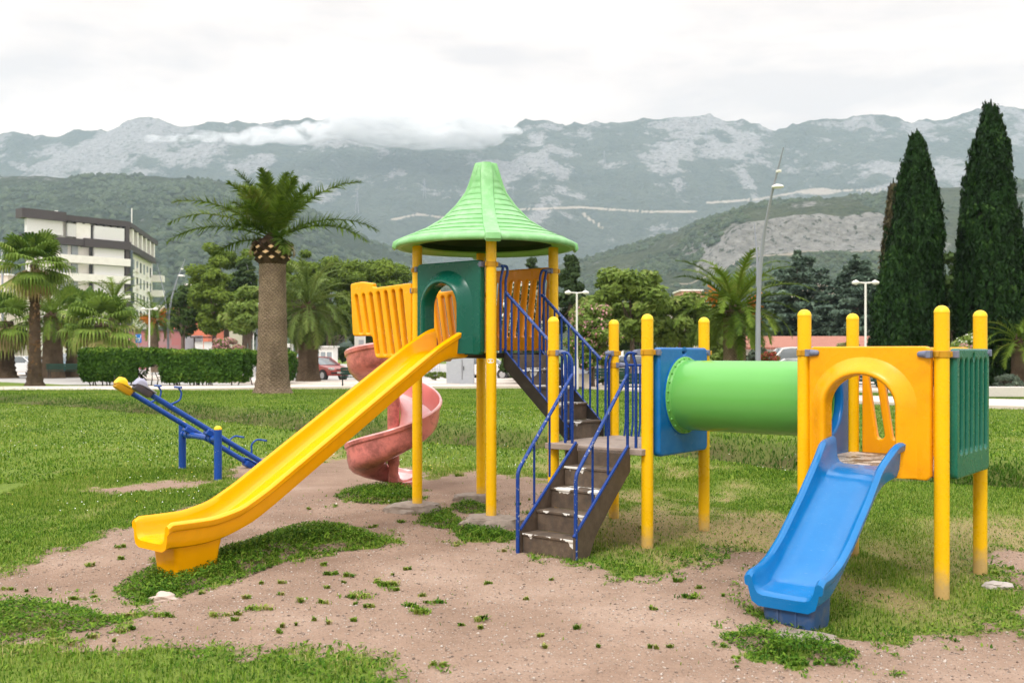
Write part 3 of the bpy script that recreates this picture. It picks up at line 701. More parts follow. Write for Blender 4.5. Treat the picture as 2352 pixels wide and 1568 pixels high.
for nm, arr in (('soil', soil_mask(GX, GY)), ('bare', bare_mask(GX, GY)), ('ditch', smooth(.15, .5, lip_d(GX, GY)) * (1 - smooth(2.2, 4.0, lip_d(GX, GY))))):
    a = me.attributes.new(nm, 'FLOAT', 'POINT'); a.data.foreach_set('value', arr.ravel().astype(np.float32))
def ground_mat():
    t = NT('lawn_and_soil'); co = t.coord()
    s = t.attr('soil').outputs['Fac']; b = t.attr('bare').outputs['Fac']; dt = t.attr('ditch').outputs['Fac']
    edge = t.math('ADD', s, t.math('MULTIPLY', t.math('SUBTRACT', t.noise(co, 9, 6, .7), .5), .9))
    sm = t.ramp(edge, [(.42, 0.0), (.60, 1.0)])
    big = t.math('ADD', t.math('MULTIPLY', t.noise(co, .9, 7, .65), .6), t.math('MULTIPLY', t.noise(co, .22, 3), .4)); grit = t.noise(co, 55, 3, .8); peb = t.n('ShaderNodeTexVoronoi', {'Vector': co, 'Scale': 42.0}); 
    soil = t.ramp(big, [(.36, (.20, .128, .092)), (.5, (.32, .218, .162)), (.62, (.43, .312, .243))])
    soil = t.mix(t.ramp(grit, [(.3, .6), (.7, 0.0)]), soil, (.22, .155, .11))
    hue = t.n('ShaderNodeSeparateColor', {'Color': peb.outputs['Color']}).outputs[0]
    pm = t.math('MULTIPLY', t.ramp(peb.outputs['Distance'], [(.16, 1.0), (.30, 0.0)]), t.ramp(hue, [(.78, 0.0), (.82, .7)]))
    soil = t.mix(pm, soil, t.ramp(t.n('ShaderNodeSeparateColor', {'Color': peb.outputs['Color']}).outputs[1], [(.1, (.26, .22, .19)), (.6, (.5, .44, .39)), (.95, (.62, .57, .51))]))
    g1 = t.ramp(t.noise(co, .35, 5, .6), [(.3, (.115, .175, .024)), (.55, (.175, .245, .038)), (.75, (.24, .285, .066))])
    g1 = t.mix(t.ramp(t.noise(co, 16, 5, .75), [(.3, .65), (.68, 0.0)]), g1, (.055, .085, .014))
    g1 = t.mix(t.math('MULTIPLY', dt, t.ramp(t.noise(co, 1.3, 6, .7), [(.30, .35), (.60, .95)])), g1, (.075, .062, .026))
    g1 = t.mix(t.math('MULTIPLY', b, .8), g1, (.33, .235, .13))
    col = t.mix(sm, g1, soil)
    h = t.math('ADD', t.math('MULTIPLY', grit, .6), t.math('ADD', t.math('MULTIPLY', t.ramp(peb.outputs['Distance'], [(0, 1.0), (.5, 0.0)]), .5), t.noise(co, 12, 5, .7)))
    return t.done(t.bsdf(col, .95, t.bump(h, .8, .02), Specular_IOR_Level=.15))
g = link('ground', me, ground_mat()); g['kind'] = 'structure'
def dth(X, Y):
    d = lip_d(X, Y); return smooth(.9, 1.3, d) * (1 - smooth(2.4, 3.2, d)) * smooth(.44, .6, fbm(X / 1.1, Y / 1.1, 3, 91))
def blades(n_try, x0, x1, y0, y1, dens, hgt, wid, seed, thin=.5):
    r = np.random.default_rng(seed); X = r.uniform(x0, x1, n_try); Y = y0 + (y1 - y0) * r.random(n_try) ** dens
    keep = (np.abs(X) < Y * .56 + .8); X, Y = X[keep], Y[keep]
    s = soil_mask(X, Y); b = bare_mask(X, Y); u = r.random(len(X))
    keep = u > np.clip(s * 1.12 - .004 + b * .75 + .35 * dth(X, Y), 0, .997); X, Y, s, b = X[keep], Y[keep], s[keep], b[keep]
    for (px, pz) in (()): pass
    n = len(X); Z = ground_z(X, Y); az = r.uniform(0, 2 * PI, n); ln = r.uniform(.15, 1.0, n)
    pat = fbm(X / .8, Y / .8, 3, 71); weed = np.zeros(n)
    for p in WEEDS: weed = np.maximum(weed, smooth(-.1, .15, polysd(X, Y, p)))
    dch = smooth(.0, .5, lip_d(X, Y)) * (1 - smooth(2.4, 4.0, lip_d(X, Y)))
    H = hgt * (.42 + 1.25 * r.random(n) ** 2) * (.55 + .9 * pat + .5 * weed + .7 * dch) * (1 - .45 * b) * (1 - .4 * s)
    W = wid * (.7 + .6 * r.random(n)) * (1 + .5 * weed)
    dx, dy = np.cos(az), np.sin(az); px, py = -dy * W / 2, dx * W / 2
    lean = H * ln * .9
    V = np.zeros((n, 5, 3))
    V[:, 0] = np.stack([X - px, Y - py, Z - .004], -1); V[:, 1] = np.stack([X + px, Y + py, Z - .004], -1)
    mx, my, mz = X + dx * lean * .35, Y + dy * lean * .35, Z + H * .62
    V[:, 2] = np.stack([mx + px * .8, my + py * .8, mz], -1); V[:, 3] = np.stack([mx - px * .8, my - py * .8, mz], -1)
    V[:, 4] = np.stack([X + dx * lean, Y + dy * lean, Z + H * (1 - .35 * ln)], -1)
    i = np.arange(n)[:, None] * 5
    F = np.concatenate([i + np.array([[0, 1, 2]]), i + np.array([[0, 2, 3]]), i + np.array([[3, 2, 4]])])
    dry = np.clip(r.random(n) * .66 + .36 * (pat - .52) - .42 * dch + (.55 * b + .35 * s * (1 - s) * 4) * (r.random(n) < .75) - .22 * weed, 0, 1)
    return V.reshape(-1, 3), F, np.repeat(dry, 5)
parts = [blades(560000, -6.2, 7.2, 4.2, 14.5, .92, .033, .0060, 1), blades(620000, -27, 27, 13.0, 47, 1.25, .042, .016, 2)]
off = 0; VV, FF, RR = [], [], []
for V, F, r_ in parts: VV.append(V); FF.append(F + off); RR.append(r_); off += len(V)
# leafy weeds and tufts growing out of the bare soil
def tuft_blades(seed):
    r = np.random.default_rng(seed); X, Y, H, D = [], [], [], []
    for x, y, wpx in TUFTS:
        tx, ty = gp(x, y); rad = wpx / FPX * ty; n = int(25 + 1300 * rad); q = r.uniform(0, 2 * PI, n); rr = np.abs(r.normal(0, .5, n)) * rad
        k = r.integers(2, 6); cx = r.normal(0, .42, k) * rad; cy = r.normal(0, .30, k) * rad; sz = r.uniform(.15, .5, k); j = r.integers(0, k, n); e = np.abs(r.normal(0, .6, n)) * sz[j] * rad
        X.append(tx + cx[j] + 1.3 * e * np.cos(q)); Y.append(ty + cy[j] + .8 * e * np.sin(q)); H.append((.025 + .10 * rad) * r.uniform(.6, 1.2, k)[j]); D.append(r.uniform(-.1, .62, k)[j])
    X, Y, H, D = map(np.concatenate, (X, Y, H, D)); n = len(X); Z = ground_z(X, Y); az = r.uniform(0, 2 * PI, n); H = H * r.uniform(.5, 1.2, n)
    W = r.uniform(.006, .011, n); dx, dy = np.cos(az), np.sin(az); ln = r.uniform(.3, 1.1, n) * H
    V = np.zeros((n, 5, 3)); px, py = -dy * W / 2, dx * W / 2
    V[:, 0] = np.stack([X - px, Y - py, Z - .004], -1); V[:, 1] = np.stack([X + px, Y + py, Z - .004], -1)
    mx, my = X + dx * ln * .4, Y + dy * ln * .4
    V[:, 2] = np.stack([mx + px, my + py, Z + H * .7], -1); V[:, 3] = np.stack([mx - px, my - py, Z + H * .7], -1); V[:, 4] = np.stack([X + dx * ln, Y + dy * ln, Z + H * .85], -1)
    i = np.arange(n)[:, None] * 5
    return V.reshape(-1, 3), np.concatenate([i + np.array([[0, 1, 2]]), i + np.array([[0, 2, 3]]), i + np.array([[3, 2, 4]])]), np.repeat(np.clip(r.random(n) * .5 + np.repeat(0, n) + D, 0, 1), 5)
V, F, r_ = tuft_blades(5); VV.append(V); FF.append(F + off); RR.append(r_); off += len(V)
def leaves(n, seed):
    "broad little weed leaves in the patches and along the lawn edge"
    r = np.random.default_rng(seed); X = r.uniform(-5, 5, n * 9); Y = 4.2 + 8 * r.random(n * 9); w_ = np.full(len(X), -9.0)
    for p_ in WEEDS: w_ = np.maximum(w_, polysd(X, Y, p_))
    s = soil_mask(X, Y); k = (r.random(len(X)) < np.where(w_ > -.1, .9, np.where((s > .02) & (s < .75), .30, .05) * (s < .9))) & (np.abs(X) < Y * .56 + .4)
    X, Y, w_ = X[k][:n], Y[k][:n], w_[k][:n]; n = len(X); Z = ground_z(X, Y) + r.uniform(.003, .05, n) * (.5 + (w_ > 0)); L = r.uniform(.008, .022, n); az = r.uniform(0, 2 * PI, n); el = r.uniform(-.3, .9, n)
    d = np.stack([np.cos(az) * np.cos(el), np.sin(az) * np.cos(el), np.sin(el)], -1) * L[:, None]; q = np.stack([-np.sin(az), np.cos(az), r.uniform(-.4, .4, n)], -1) * L[:, None] * .42; c = np.stack([X, Y, Z], -1)
    V = np.stack([c - d, c + q, c + d, c - q], 1); i = np.arange(n)[:, None] * 4
    return V.reshape(-1, 3), np.concatenate([i + np.array([[0, 1, 2]]), i + np.array([[0, 2, 3]])]), np.repeat(np.clip(r.random(n) * .5 - .05, 0, 1), 4)
V, F, r_ = leaves(60000, 6); VV.append(V); FF.append(F + off); RR.append(r_); off += len(V)
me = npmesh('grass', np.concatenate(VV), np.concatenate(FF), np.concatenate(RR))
def grass_mat():
    t = NT('grass_blade'); co = t.coord(); a = t.attr('rnd').outputs['Fac']
    f = t.math('ADD', a, t.math('MULTIPLY', t.math('SUBTRACT', t.noise(co, .45, 3), .5), .5))
    col = t.ramp(f, [(.0, (.030, .092, .007)), (.26, (.11, .222, .017)), (.55, (.225, .32, .042)), (.8, (.36, .365, .11)), (1, (.48, .40, .20))])
    b = t.bsdf(col, .75, Specular_IOR_Level=.12); tr = t.n('ShaderNodeBsdfTranslucent', {'Color': col})
    m = t.n('ShaderNodeMixShader'); t.set(m, 0, .3); t.set(m, 1, b); t.set(m, 2, tr); return t.done(m)
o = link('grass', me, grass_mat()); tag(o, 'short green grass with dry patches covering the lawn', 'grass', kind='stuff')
def daisies(n, seed):
    r = np.random.default_rng(seed); Y = 10 + 20 * r.random(n * 2); X = r.uniform(-.6, .6, n * 2) * Y; k = (soil_mask(X, Y) < .3) & (fbm(X / 2.2, Y / 2.2, 3, 14) > .5); X, Y = X[k][:n], Y[k][:n]; n = len(X); Z = ground_z(X, Y) + .03
    s = r.uniform(.005, .008, n); V = np.stack([np.stack([X + s * math.cos(a), Y + s * math.sin(a), Z + s * .5 * math.sin(a)], -1) for a in np.linspace(0, 2 * PI, 5, endpoint=False)], 1)
    return npmesh('clover_flowers', V.reshape(-1, 3), np.arange(n * 5).reshape(-1, 5), np.repeat((r.random(n) < .22).astype(float), 5))
t = NT('petals'); o = link('clover_flowers', daisies(1300, 9), t.done(t.bsdf(t.ramp(t.attr('rnd').outputs['Fac'], [(.4, (.78, .78, .72)), (.6, (.80, .62, .04))]), .7))); tag(o, 'tiny white clover and yellow flowers dotted over the lawn', 'flowers', kind='stuff')
# pebbles and grit lying on the soil
def pebbles(n, seed):
    r = np.random.default_rng(seed); X = r.uniform(-5.5, 6, n * 3); Y = 3.9 + 8 * r.random(n * 3) ** 1.4
    k = (soil_mask(X, Y) > .8) & (np.abs(X) < Y * .56 + .5); X, Y = X[k][:n], Y[k][:n]; n = len(X); Z = ground_z(X, Y)
    s = .0035 + .009 * r.random(n) ** 5; base = np.array([(1, 0, 0), (0, 1, 0), (-1, 0, 0), (0, -1, 0), (0, 0, .7), (0, 0, -.4)])
    V = base[None] * s[:, None, None] * r.uniform(.6, 1.4, (n, 6, 1)); q = r.uniform(0, 6.28, n); c, s_ = np.cos(q)[:, None], np.sin(q)[:, None]
    V = np.stack([V[..., 0] * c - V[..., 1] * s_, V[..., 0] * s_ + V[..., 1] * c, V[..., 2]], -1) + np.stack([X, Y, Z + .001], -1)[:, None]
    f = np.array([(0, 1, 4), (1, 2, 4), (2, 3, 4), (3, 0, 4), (1, 0, 5), (2, 1, 5), (3, 2, 5), (0, 3, 5)])
    return npmesh('gravel', V.reshape(-1, 3), (np.arange(n)[:, None, None] * 6 + f[None]).reshape(-1, 3), np.repeat(r.random(n), 6))
t = NT('grit'); col = t.ramp(t.attr('rnd').outputs['Fac'], [(0, (.12, .085, .065)), (.5, (.34, .26, .21)), (1, (.50, .44, .39))])
o = link('gravel', pebbles(26000, 8), t.done(t.bsdf(col, .9))); tag(o, 'fine grit and pebbles scattered over the bare pinkish soil', 'gravel', kind='stuff')
# paths
def sheet(name, front, back, z, mat, th=.0):
    m = MB(); n = len(front); vs = [(*p, z) for p in front] + [(*p, z) for p in back]
    fs = [(i, i + 1, n + i + 1, n + i) for i in range(n - 1)]
    if th:
        vs += [(*p, z - th) for p in front]; fs += [(2 * n + i, 2 * n + i + 1, i + 1, i) for i in range(n - 1)]
    m.add(vs, fs); o = m.build(name, mat, smooth=0); o['kind'] = 'structure'; return o
def pave_mat(name, c, joint=1.4):
    t = NT(name); co = t.coord(); base = t.mix(t.noise(co, .5, 6, .6), sc3(c, .85), sc3(c, 1.1))
    base = t.mix(t.ramp(t.noise(co, 14, 5, .7), [(.5, 0.0), (.8, .35)]), base, sc3(c, .6))
    return t.done(t.bsdf(base, .85, t.bump(t.noise(co, 30, 4), .2, .01)))
M_path = pave_mat('pale_paving', (.62, .54, .47)); M_road = pave_mat('pale_asphalt', (.40, .38, .36)); M_kerb = pave_mat('kerb_stone', (.60, .57, .53))
x1 = [-150, 0, 180, 450, 600, 700, 1040, 1290, 1450, 1570, 1830, 2100, 2352, 2600]
f1 = [905, 900, 899.5, 897.5, 895, 893.5, 892, 891, 899, 907, 920, 934, 941, 948]; b1 = [895, 892.4, 891.5, 890, 889.3, 888.5, 887, 886, 892, 899.5, 908, 919, 924, 929]
sheet('path', PX(list(zip(x1, f1))), PX(list(zip(x1, b1))), .11, M_path, .25)
x2 = [-150, 0, 120, 200, 400, 690, 1100, 1290, 1450, 1570, 1830, 2100, 2352, 2600]
f2 = [861, 862, 864.5, 867, 877, 887, 884.6, 884, 890, 894.8, 900, 903, 906, 909]; b2 = [852, 853, 856, 858, 866, 877, 871, 871, 874, 876.5, 880, 882, 884, 886]
sheet('pavement', PX(list(zip(x2, f2))), PX(list(zip(x2, b2))), .10, M_path, .2)
m = MB(); m.add([(-95, 56, .03), (70, 47, .03), (110, 150, .03), (-120, 150, .03)], [(0, 1, 2, 3)]); o = m.build('parking_lot', M_road, smooth=0); o['kind'] = 'structure'
# ------------------------------------------------------------------ seesaw, footings, stones
M_conc = plain('old_concrete', (.30, .25, .21), .9, .3, 5, .6, 30, dirt=(.10, .075, .06), dscale=8, damt=.8)
def gz(x, y): return float(ground_z(np.array([x]), np.array([y]))[0])
def lump(name, label, cat, c, r, seed, mat=M_conc, flat=.5, top=None):
    bm = bmesh.new(); bmesh.ops.create_icosphere(bm, subdivisions=4, radius=1); rr = random.Random(seed); o3 = rr.random() * 90
    for v in bm.verts:
        p = v.co; n = fbm(np.array([p.x * 1.3 + o3]), np.array([p.y * 1.3 + p.z * 1.7 + o3]), 5, seed)[0]
        k = .62 + .75 * n; v.co = Vector((p.x * r[0] * k, p.y * r[1] * k, p.z * r[2] * k))
        if top is not None and v.co.z > top: v.co.z = top + (v.co.z - top) * .08
    me = bpy.data.meshes.new(name); bm.to_mesh(me); bm.free(); me.polygons.foreach_set('use_smooth', [True] * len(me.polygons)); me.set_sharp_from_angle(angle=R(32))
    o = link(name, me, mat, loc=c); return tag(o, label, cat)
def loc2(a, b): c, s = math.cos(TH), math.sin(TH); return (-1.005 + a * c + b * s, 10.56 - a * s + b * c)
for (a, b), r, lb, sd in (((1.07, -.03), (.30, .24, .16), 'exposed concrete footing under the front post of the roofed tower', 3), ((-.02, -.02), (.28, .22, .13), 'eroded concrete footing under the left post of the roofed tower', 4), ((-.05, .98), (.24, .2, .14), 'low concrete footing under the hidden back post of the roofed tower', 9)):
    x, y = loc2(a, b); lump('concrete_footing', lb, 'footing', (x, y, gz(x, y) - .0), (r[0], r[1], r[2] * 1.2), sd, top=.075)
x, y = gp(437, 1303); lump('concrete_block', 'flat concrete slab beside the foot of the yellow slide', 'block', (x, y, gz(x, y) + .0), (.22, .17, .10), 12, top=.05)
x, y = gp(378, 1366); lump('stone', 'pale stone half buried at the edge of the grassy mound', 'stone', (x, y, gz(x, y)), (.11, .08, .055), 15, plain('pale_stone', (.52, .42, .36), .9, .2, 6, .5, 30))
x, y = gp(2292, 1328); lump('stone', 'grey stone beside the rear right post of the blue slide tower', 'stone', (x, y, gz(x, y)), (.11, .08, .05), 18, plain('grey_stone', (.45, .40, .37), .9, .2, 6, .5, 30))
x, y = gp(1812, 1478, -.07); lump('concrete_footing', 'flat concrete pad under the foot of the blue slide', 'footing', (x, y, gz(x, y) - .02), (.30, .22, .07), 22, top=.025)
# seesaw
M_sb = paint('seesaw_blue', (.010, .065, .33), rough=.3, chipamt=.68, gamt=.2, grime=(.02, .05, .15))
M_sg = plain('grey_seat', (.36, .36, .48), .45, .12, 6, .05); M_sgd = plain('dark_seat_base', (.075, .065, .085), .5, .2, 6, .05, dirt=(.16, .08, .05), damt=.6)
M_grip = plain('dark_grip', (.06, .065, .09), .6)
ss = empty('seesaw', (-4.37, 13.925, .0), math.atan2(-.97, .80))
tag(ss, 'blue double seesaw with one yellow and one grey raised seat', 'seesaw')
HB = .63
for s in (-1, 1):
    p = MB(); p.lathe([(.052, -.25), (.052, .665)], (s * HB, 0, 0), 24); o = p.build('post', M_sb, ss)
    c = MB(); c.lathe([(.053, .665), (.053, .672)] + [(.053 * math.cos(R(q)), .672 + .045 * math.sin(R(q))) for q in range(10, 88, 11)], (s * HB, 0, 0), 24); c.build('post_cap', M_cap, o, 60)
m = MB(); m.tube([(-HB, 0, .53), (HB, 0, .53)], .042, 16)
o = m.build('crossbar', M_sb, ss)
for x in (-.55, -.40, .30, .42):
    c = MB(); c.tube([(x - .025, 0, .53), (x + .025, 0, .53)], .054, 16); c.build('pivot_collar', M_sb, o, 60)
ang = R(32.5); ux, uz = math.cos(ang), math.sin(ang)
for x, seatm, lowm, lb in ((-.342, M_cap, M_band, 'beam with a yellow seat'), (.408, M_sg, M_sgd, 'beam with a grey seat')):
    P = lambda t, h=0.0, s=0.0: Vector((x + s, -t * ux - h * 0 + h * uz * 1.0, .625 + t * uz + h * ux))    # t > 0 towards the raised end
    m = MB(); m.tube([P(-1.13), P(1.13)], .037, 16); be = m.build('beam', M_sb, ss); be['label'] = lb
    m = MB(); m.box((0, 0, 0), (.13, .15, .08), M=Matrix.Translation(P(0, -.035)) @ Matrix.Rotation(-ang, 4, 'X')); m.build('pivot_bracket', M_sb, be, bevel=.01)
    for e in (1, -1):
        Q = lambda t, h, s=0.0: P(e * t, h, s)
        sec = [(-.065, -.055), (.065, -.055), (.085, .01), (.085, .03), (-.085, .03), (-.085, .01)]
        rings = [[Q(t, h * k, s * k2) for s, h in sec] for t, k, k2 in ((.98, .75, .8), (1.0, 1, 1), (1.2, 1, 1), (1.225, .8, .9))]
        m = MB(); m.loft(rings); m.lathe([(.03, 0), (.03, .012), (.02, .012), (.02, 0)], M=Matrix.Translation(Q(1.226, -.012)) @ Matrix.Rotation(e * (PI / 2) + (ang if e > 0 else ang), 4, 'X'), n=14, cap=False)
        sb = m.build('seat_base', lowm if e > 0 else M_sb, be, 40, bevel=.006)
        top = [(.95, .035, .05, .09), (1.05, .035, .05, .098), (1.10, .035, .062, .098), (1.135, .035, .105, .098), (1.18, .03, .12, .09), (1.225, .02, .105, .08), (1.24, .0, .06, .07)]
        rings = [[Q(t, z0, -w_), Q(t, z0, w_), Q(t, (z0 + z1) / 2 + .01, w_ + .004), Q(t, z1, w_ - .02), Q(t, z1, -w_ + .02), Q(t, (z0 + z1) / 2 + .01, -w_ - .004)] for t, z0, z1, w_ in top]
        m = MB(); m.loft(rings); m.build('seat', seatm if e > 0 else M_sb, be, 50, bevel=.004)
        m = MB(); m.tube(bend([Q(.68, .03), Q(.60, .14), Q(.64, .24), Q(.72, .27)], .06), .0125, 8)
        m.tube([Q(.72, .27, -.12), Q(.72, .27, .12)], .014, 8); m.build('handle', M_sb, be, 60)
# ------------------------------------------------------------------ vegetation
L_palm = leaf_mat('palm_leaflets', (.030, .075, .008), (.16, .24, .028), (.32, .29, .07), .5, .22)
L_palmlt = leaf_mat('pale_palm_leaflets', (.05, .09, .018), (.16, .22, .05), (.28, .28, .10), .5, .22)
L_fan = leaf_mat('fan_palm_leaves', (.025, .075, .008), (.19, .28, .045), (.52, .44, .20), .8, .25)
L_thatch = leaf_mat('dry_palm_leaves', (.24, .18, .08), (.42, .34, .17), (.5, .36, .16), .8, .2)
L_pine = leaf_mat('pine_needles', (.035, .075, .008), (.19, .27, .035), None, .35, .25)
L_pinedk = leaf_mat('dark_pine_needles', (.016, .036, .012), (.05, .085, .025), None, .35, .15)
L_broad = leaf_mat('broad_leaves', (.055, .11, .016), (.20, .28, .055), (.36, .34, .14), .45, .3)
L_broaddk = leaf_mat('dark_broad_leaves', (.025, .055, .014), (.075, .125, .03), None, .45, .25)
L_cyp = leaf_mat('cypress_sprays', (.002, .010, .002), (.013, .045, .006), (.05, .10, .015), .8, .1)
L_cypb = leaf_mat('browned_cypress_sprays', (.05, .045, .02), (.12, .10, .05), None, .8, .1)
L_cedar = leaf_mat('cedar_needles', (.025, .052, .036), (.12, .18, .125), (.22, .29, .20), .3, .12)
L_hedge = leaf_mat('hedge_leaves', (.010, .035, .004), (.055, .135, .012), (.22, .33, .04), 1.5, .2)
L_hedgetop = L_hedge
L_pinkf = leaf_mat('pink_blossom', (.55, .22, .26), (.80, .46, .48), None, 2, .3)
L_redf = leaf_mat('red_blossom', (.55, .07, .06), (.75, .20, .17), None, 2, .3)
L_whitef = leaf_mat('white_blossom', (.7, .68, .6), (.85, .83, .78), None, 2, .3)
L_orange = leaf_mat('orange_dates', (.45, .13, .012), (.70, .26, .03), None, 2, .15)
L_lav = leaf_mat('grey_green_leaves', (.06, .085, .06), (.14, .18, .13), None, 1, .15)
M_twig = plain('twig_bark', (.085, .062, .045), .9, .3, 4, .5, 20)
M_bark = plain('bark', (.14, .105, .08), .9, .3, 3, .6, 14)
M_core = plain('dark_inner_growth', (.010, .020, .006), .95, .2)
def trunk_mat(name, c1, c2, zs, dark):
    t = NT(name); co = t.coord(); sp = t.n('ShaderNodeSeparateXYZ', {'Vector': co})
    an = t.math('MULTIPLY', t.math('ARCTAN2', sp.outputs[1], sp.outputs[0]), 22 / (2 * PI))
    row = t.math('MULTIPLY', sp.outputs[2], zs)
    nz = t.math('MULTIPLY', t.math('SUBTRACT', t.noise(co, 3.2, 6, .65), .5), 2.6)
    u = t.math('ADD', an, t.math('ADD', t.math('MULTIPLY', row, .5), nz)); v = t.math('ADD', t.math('SUBTRACT', an, t.math('MULTIPLY', row, .5)), nz)
    tri = lambda q: t.math('ABSOLUTE', t.math('SUBTRACT', t.math('FRACT', q), .5))
    d = t.math('MAXIMUM', tri(u), tri(v))
    col = t.ramp(t.noise(co, 1.6, 7, .7), [(.3, c1), (.65, c2)])
    col = t.mix(t.ramp(d, [(.34, 0.0), (.47, .5)]), col, dark)
    col = t.mix(t.ramp(t.noise(t.n('ShaderNodeMapping', {'Vector': co, 'Scale': (1, 1, .25)}), 1.1, 4), [(.56, 0.0), (.70, .55)]), col, dark)
    return t.done(t.bsdf(col, .95, t.bump(t.math('ADD', t.math('SUBTRACT', .5, d), t.math('MULTIPLY', t.noise(t.n('ShaderNodeMapping', {'Vector': co, 'Scale': (1, 1, 3.2)}), 5, 6, .7), 1.2)), 1.0, .14), Specular_IOR_Level=.1))
M_palmtrunk = trunk_mat('palm_trunk_scars', (.23, .165, .115), (.46, .345, .24), 14, (.055, .04, .03))
M_palmtrunk2 = trunk_mat('palm_trunk_dark', (.10, .07, .048), (.22, .16, .105), 16, (.03, .022, .016))
M_stub = plain('cut_frond_stub', (.55, .37, .19), .9, .25, 6, .2, 20); M_fibre = plain('palm_fibre', (.055, .032, .018), .95, .4, 5, .8, 14)

def frond_arrays(base, az, el, L, droop, rg, nl=34, lw=.035, ll=.42, vee=.5, plume=0.0):
    "one feather frond -> triangles (V, 3, 3)"
    n = 14; s = np.linspace(0, 1, n); elv = el - droop * s ** 1.4
    st = L / (n - 1); hx = np.concatenate([[0], np.cumsum(np.cos(elv[:-1]) * st)]); hz = np.concatenate([[0], np.cumsum(np.sin(elv[:-1]) * st)])
    ca, sa = math.cos(az), math.sin(az); side = np.array([-sa, ca, 0])
    tris = []; ts = np.linspace(.14, .99, nl)
    px = np.interp(ts, s, hx); pz = np.interp(ts, s, hz); pe = np.interp(ts, s, elv)
    P = np.stack([px * ca, px * sa, pz], -1) + base; T = np.stack([np.cos(pe) * ca, np.cos(pe) * sa, np.sin(pe)], -1)
    Nn = np.stack([-np.sin(pe) * ca, -np.sin(pe) * sa, np.cos(pe)], -1)
    prof = np.clip(np.sin(np.pi * (.12 + .86 * ts)) ** .6, .25, 1) * ll
    for sg in (-1, 1):
        j = rg.normal(0, .12, (nl, 3)); d = T * (.55 + .5 * ts[:, None] ** 2) + side * sg * .85 + Nn * (vee * (1 - .6 * ts[:, None]) + plume * rg.uniform(-.9, 1.25, (nl, 1))) + j
        d /= np.linalg.norm(d, axis=1, keepdims=True); wv = np.cross(d, Nn + side * sg * .3); wv /= np.linalg.norm(wv, axis=1, keepdims=True) + 1e-9
        l = prof * rg.uniform(.8, 1.1, nl); wd = lw * rg.uniform(.8, 1.2, nl)
        tip = P + d * l[:, None]; tip[:, 2] -= l * .12
        tris.append(np.stack([P - wv * wd[:, None] / 2, P + wv * wd[:, None] / 2, tip], 1))
    # rachis as a slim ribbon pair
    Q = np.stack([hx * ca, hx * sa, hz], -1) + base; wd = np.linspace(.05, .01, n)[:, None] * side
    up = np.array([0, 0, 1]) * np.linspace(.035, .006, n)[:, None]
    for w_ in (wd, up):
        a, b = Q - w_, Q + w_
        tris.append(np.stack([a[:-1], b[:-1], b[1:]], 1)); tris.append(np.stack([a[:-1], b[1:], a[1:]], 1))
    return np.concatenate(tris)
def tri_obj(name, tris, rnd, mat, parent):
    V = tris.reshape(-1, 3); F = np.arange(len(V)).reshape(-1, 3)
    return link(name, npmesh(name, V, F, np.repeat(rnd, 3)), mat, parent)
def palm_trunk(root, H, r0, r1, mat, base_flare=1.32, rough=.02, lean=(0, 0)):
    m = MB(); n = 28; rings = []; N = max(16, int(H / .16))
    for i in range(N + 1):
        z = H * i / N; r = r1 + (r0 - r1) * (1 - z / H) ** 1.5 + (base_flare - 1) * r0 * (.7 * math.exp(-z / .5) + .5 * math.exp(-z / .15))
        r *= 1 + (rough if i % 2 else -rough) + random.uniform(-1, 1) * rough * .5
        rings.append([Vector((lean[0] * (z / H) + r * math.cos(2 * PI * (k + .5 * (i % 2)) / n), lean[1] * (z / H) + r * math.sin(2 * PI * (k + .5 * (i % 2)) / n), z - .1)) for k in range(n)])
    m.loft(rings); return m.build('trunk', mat, root, 80)
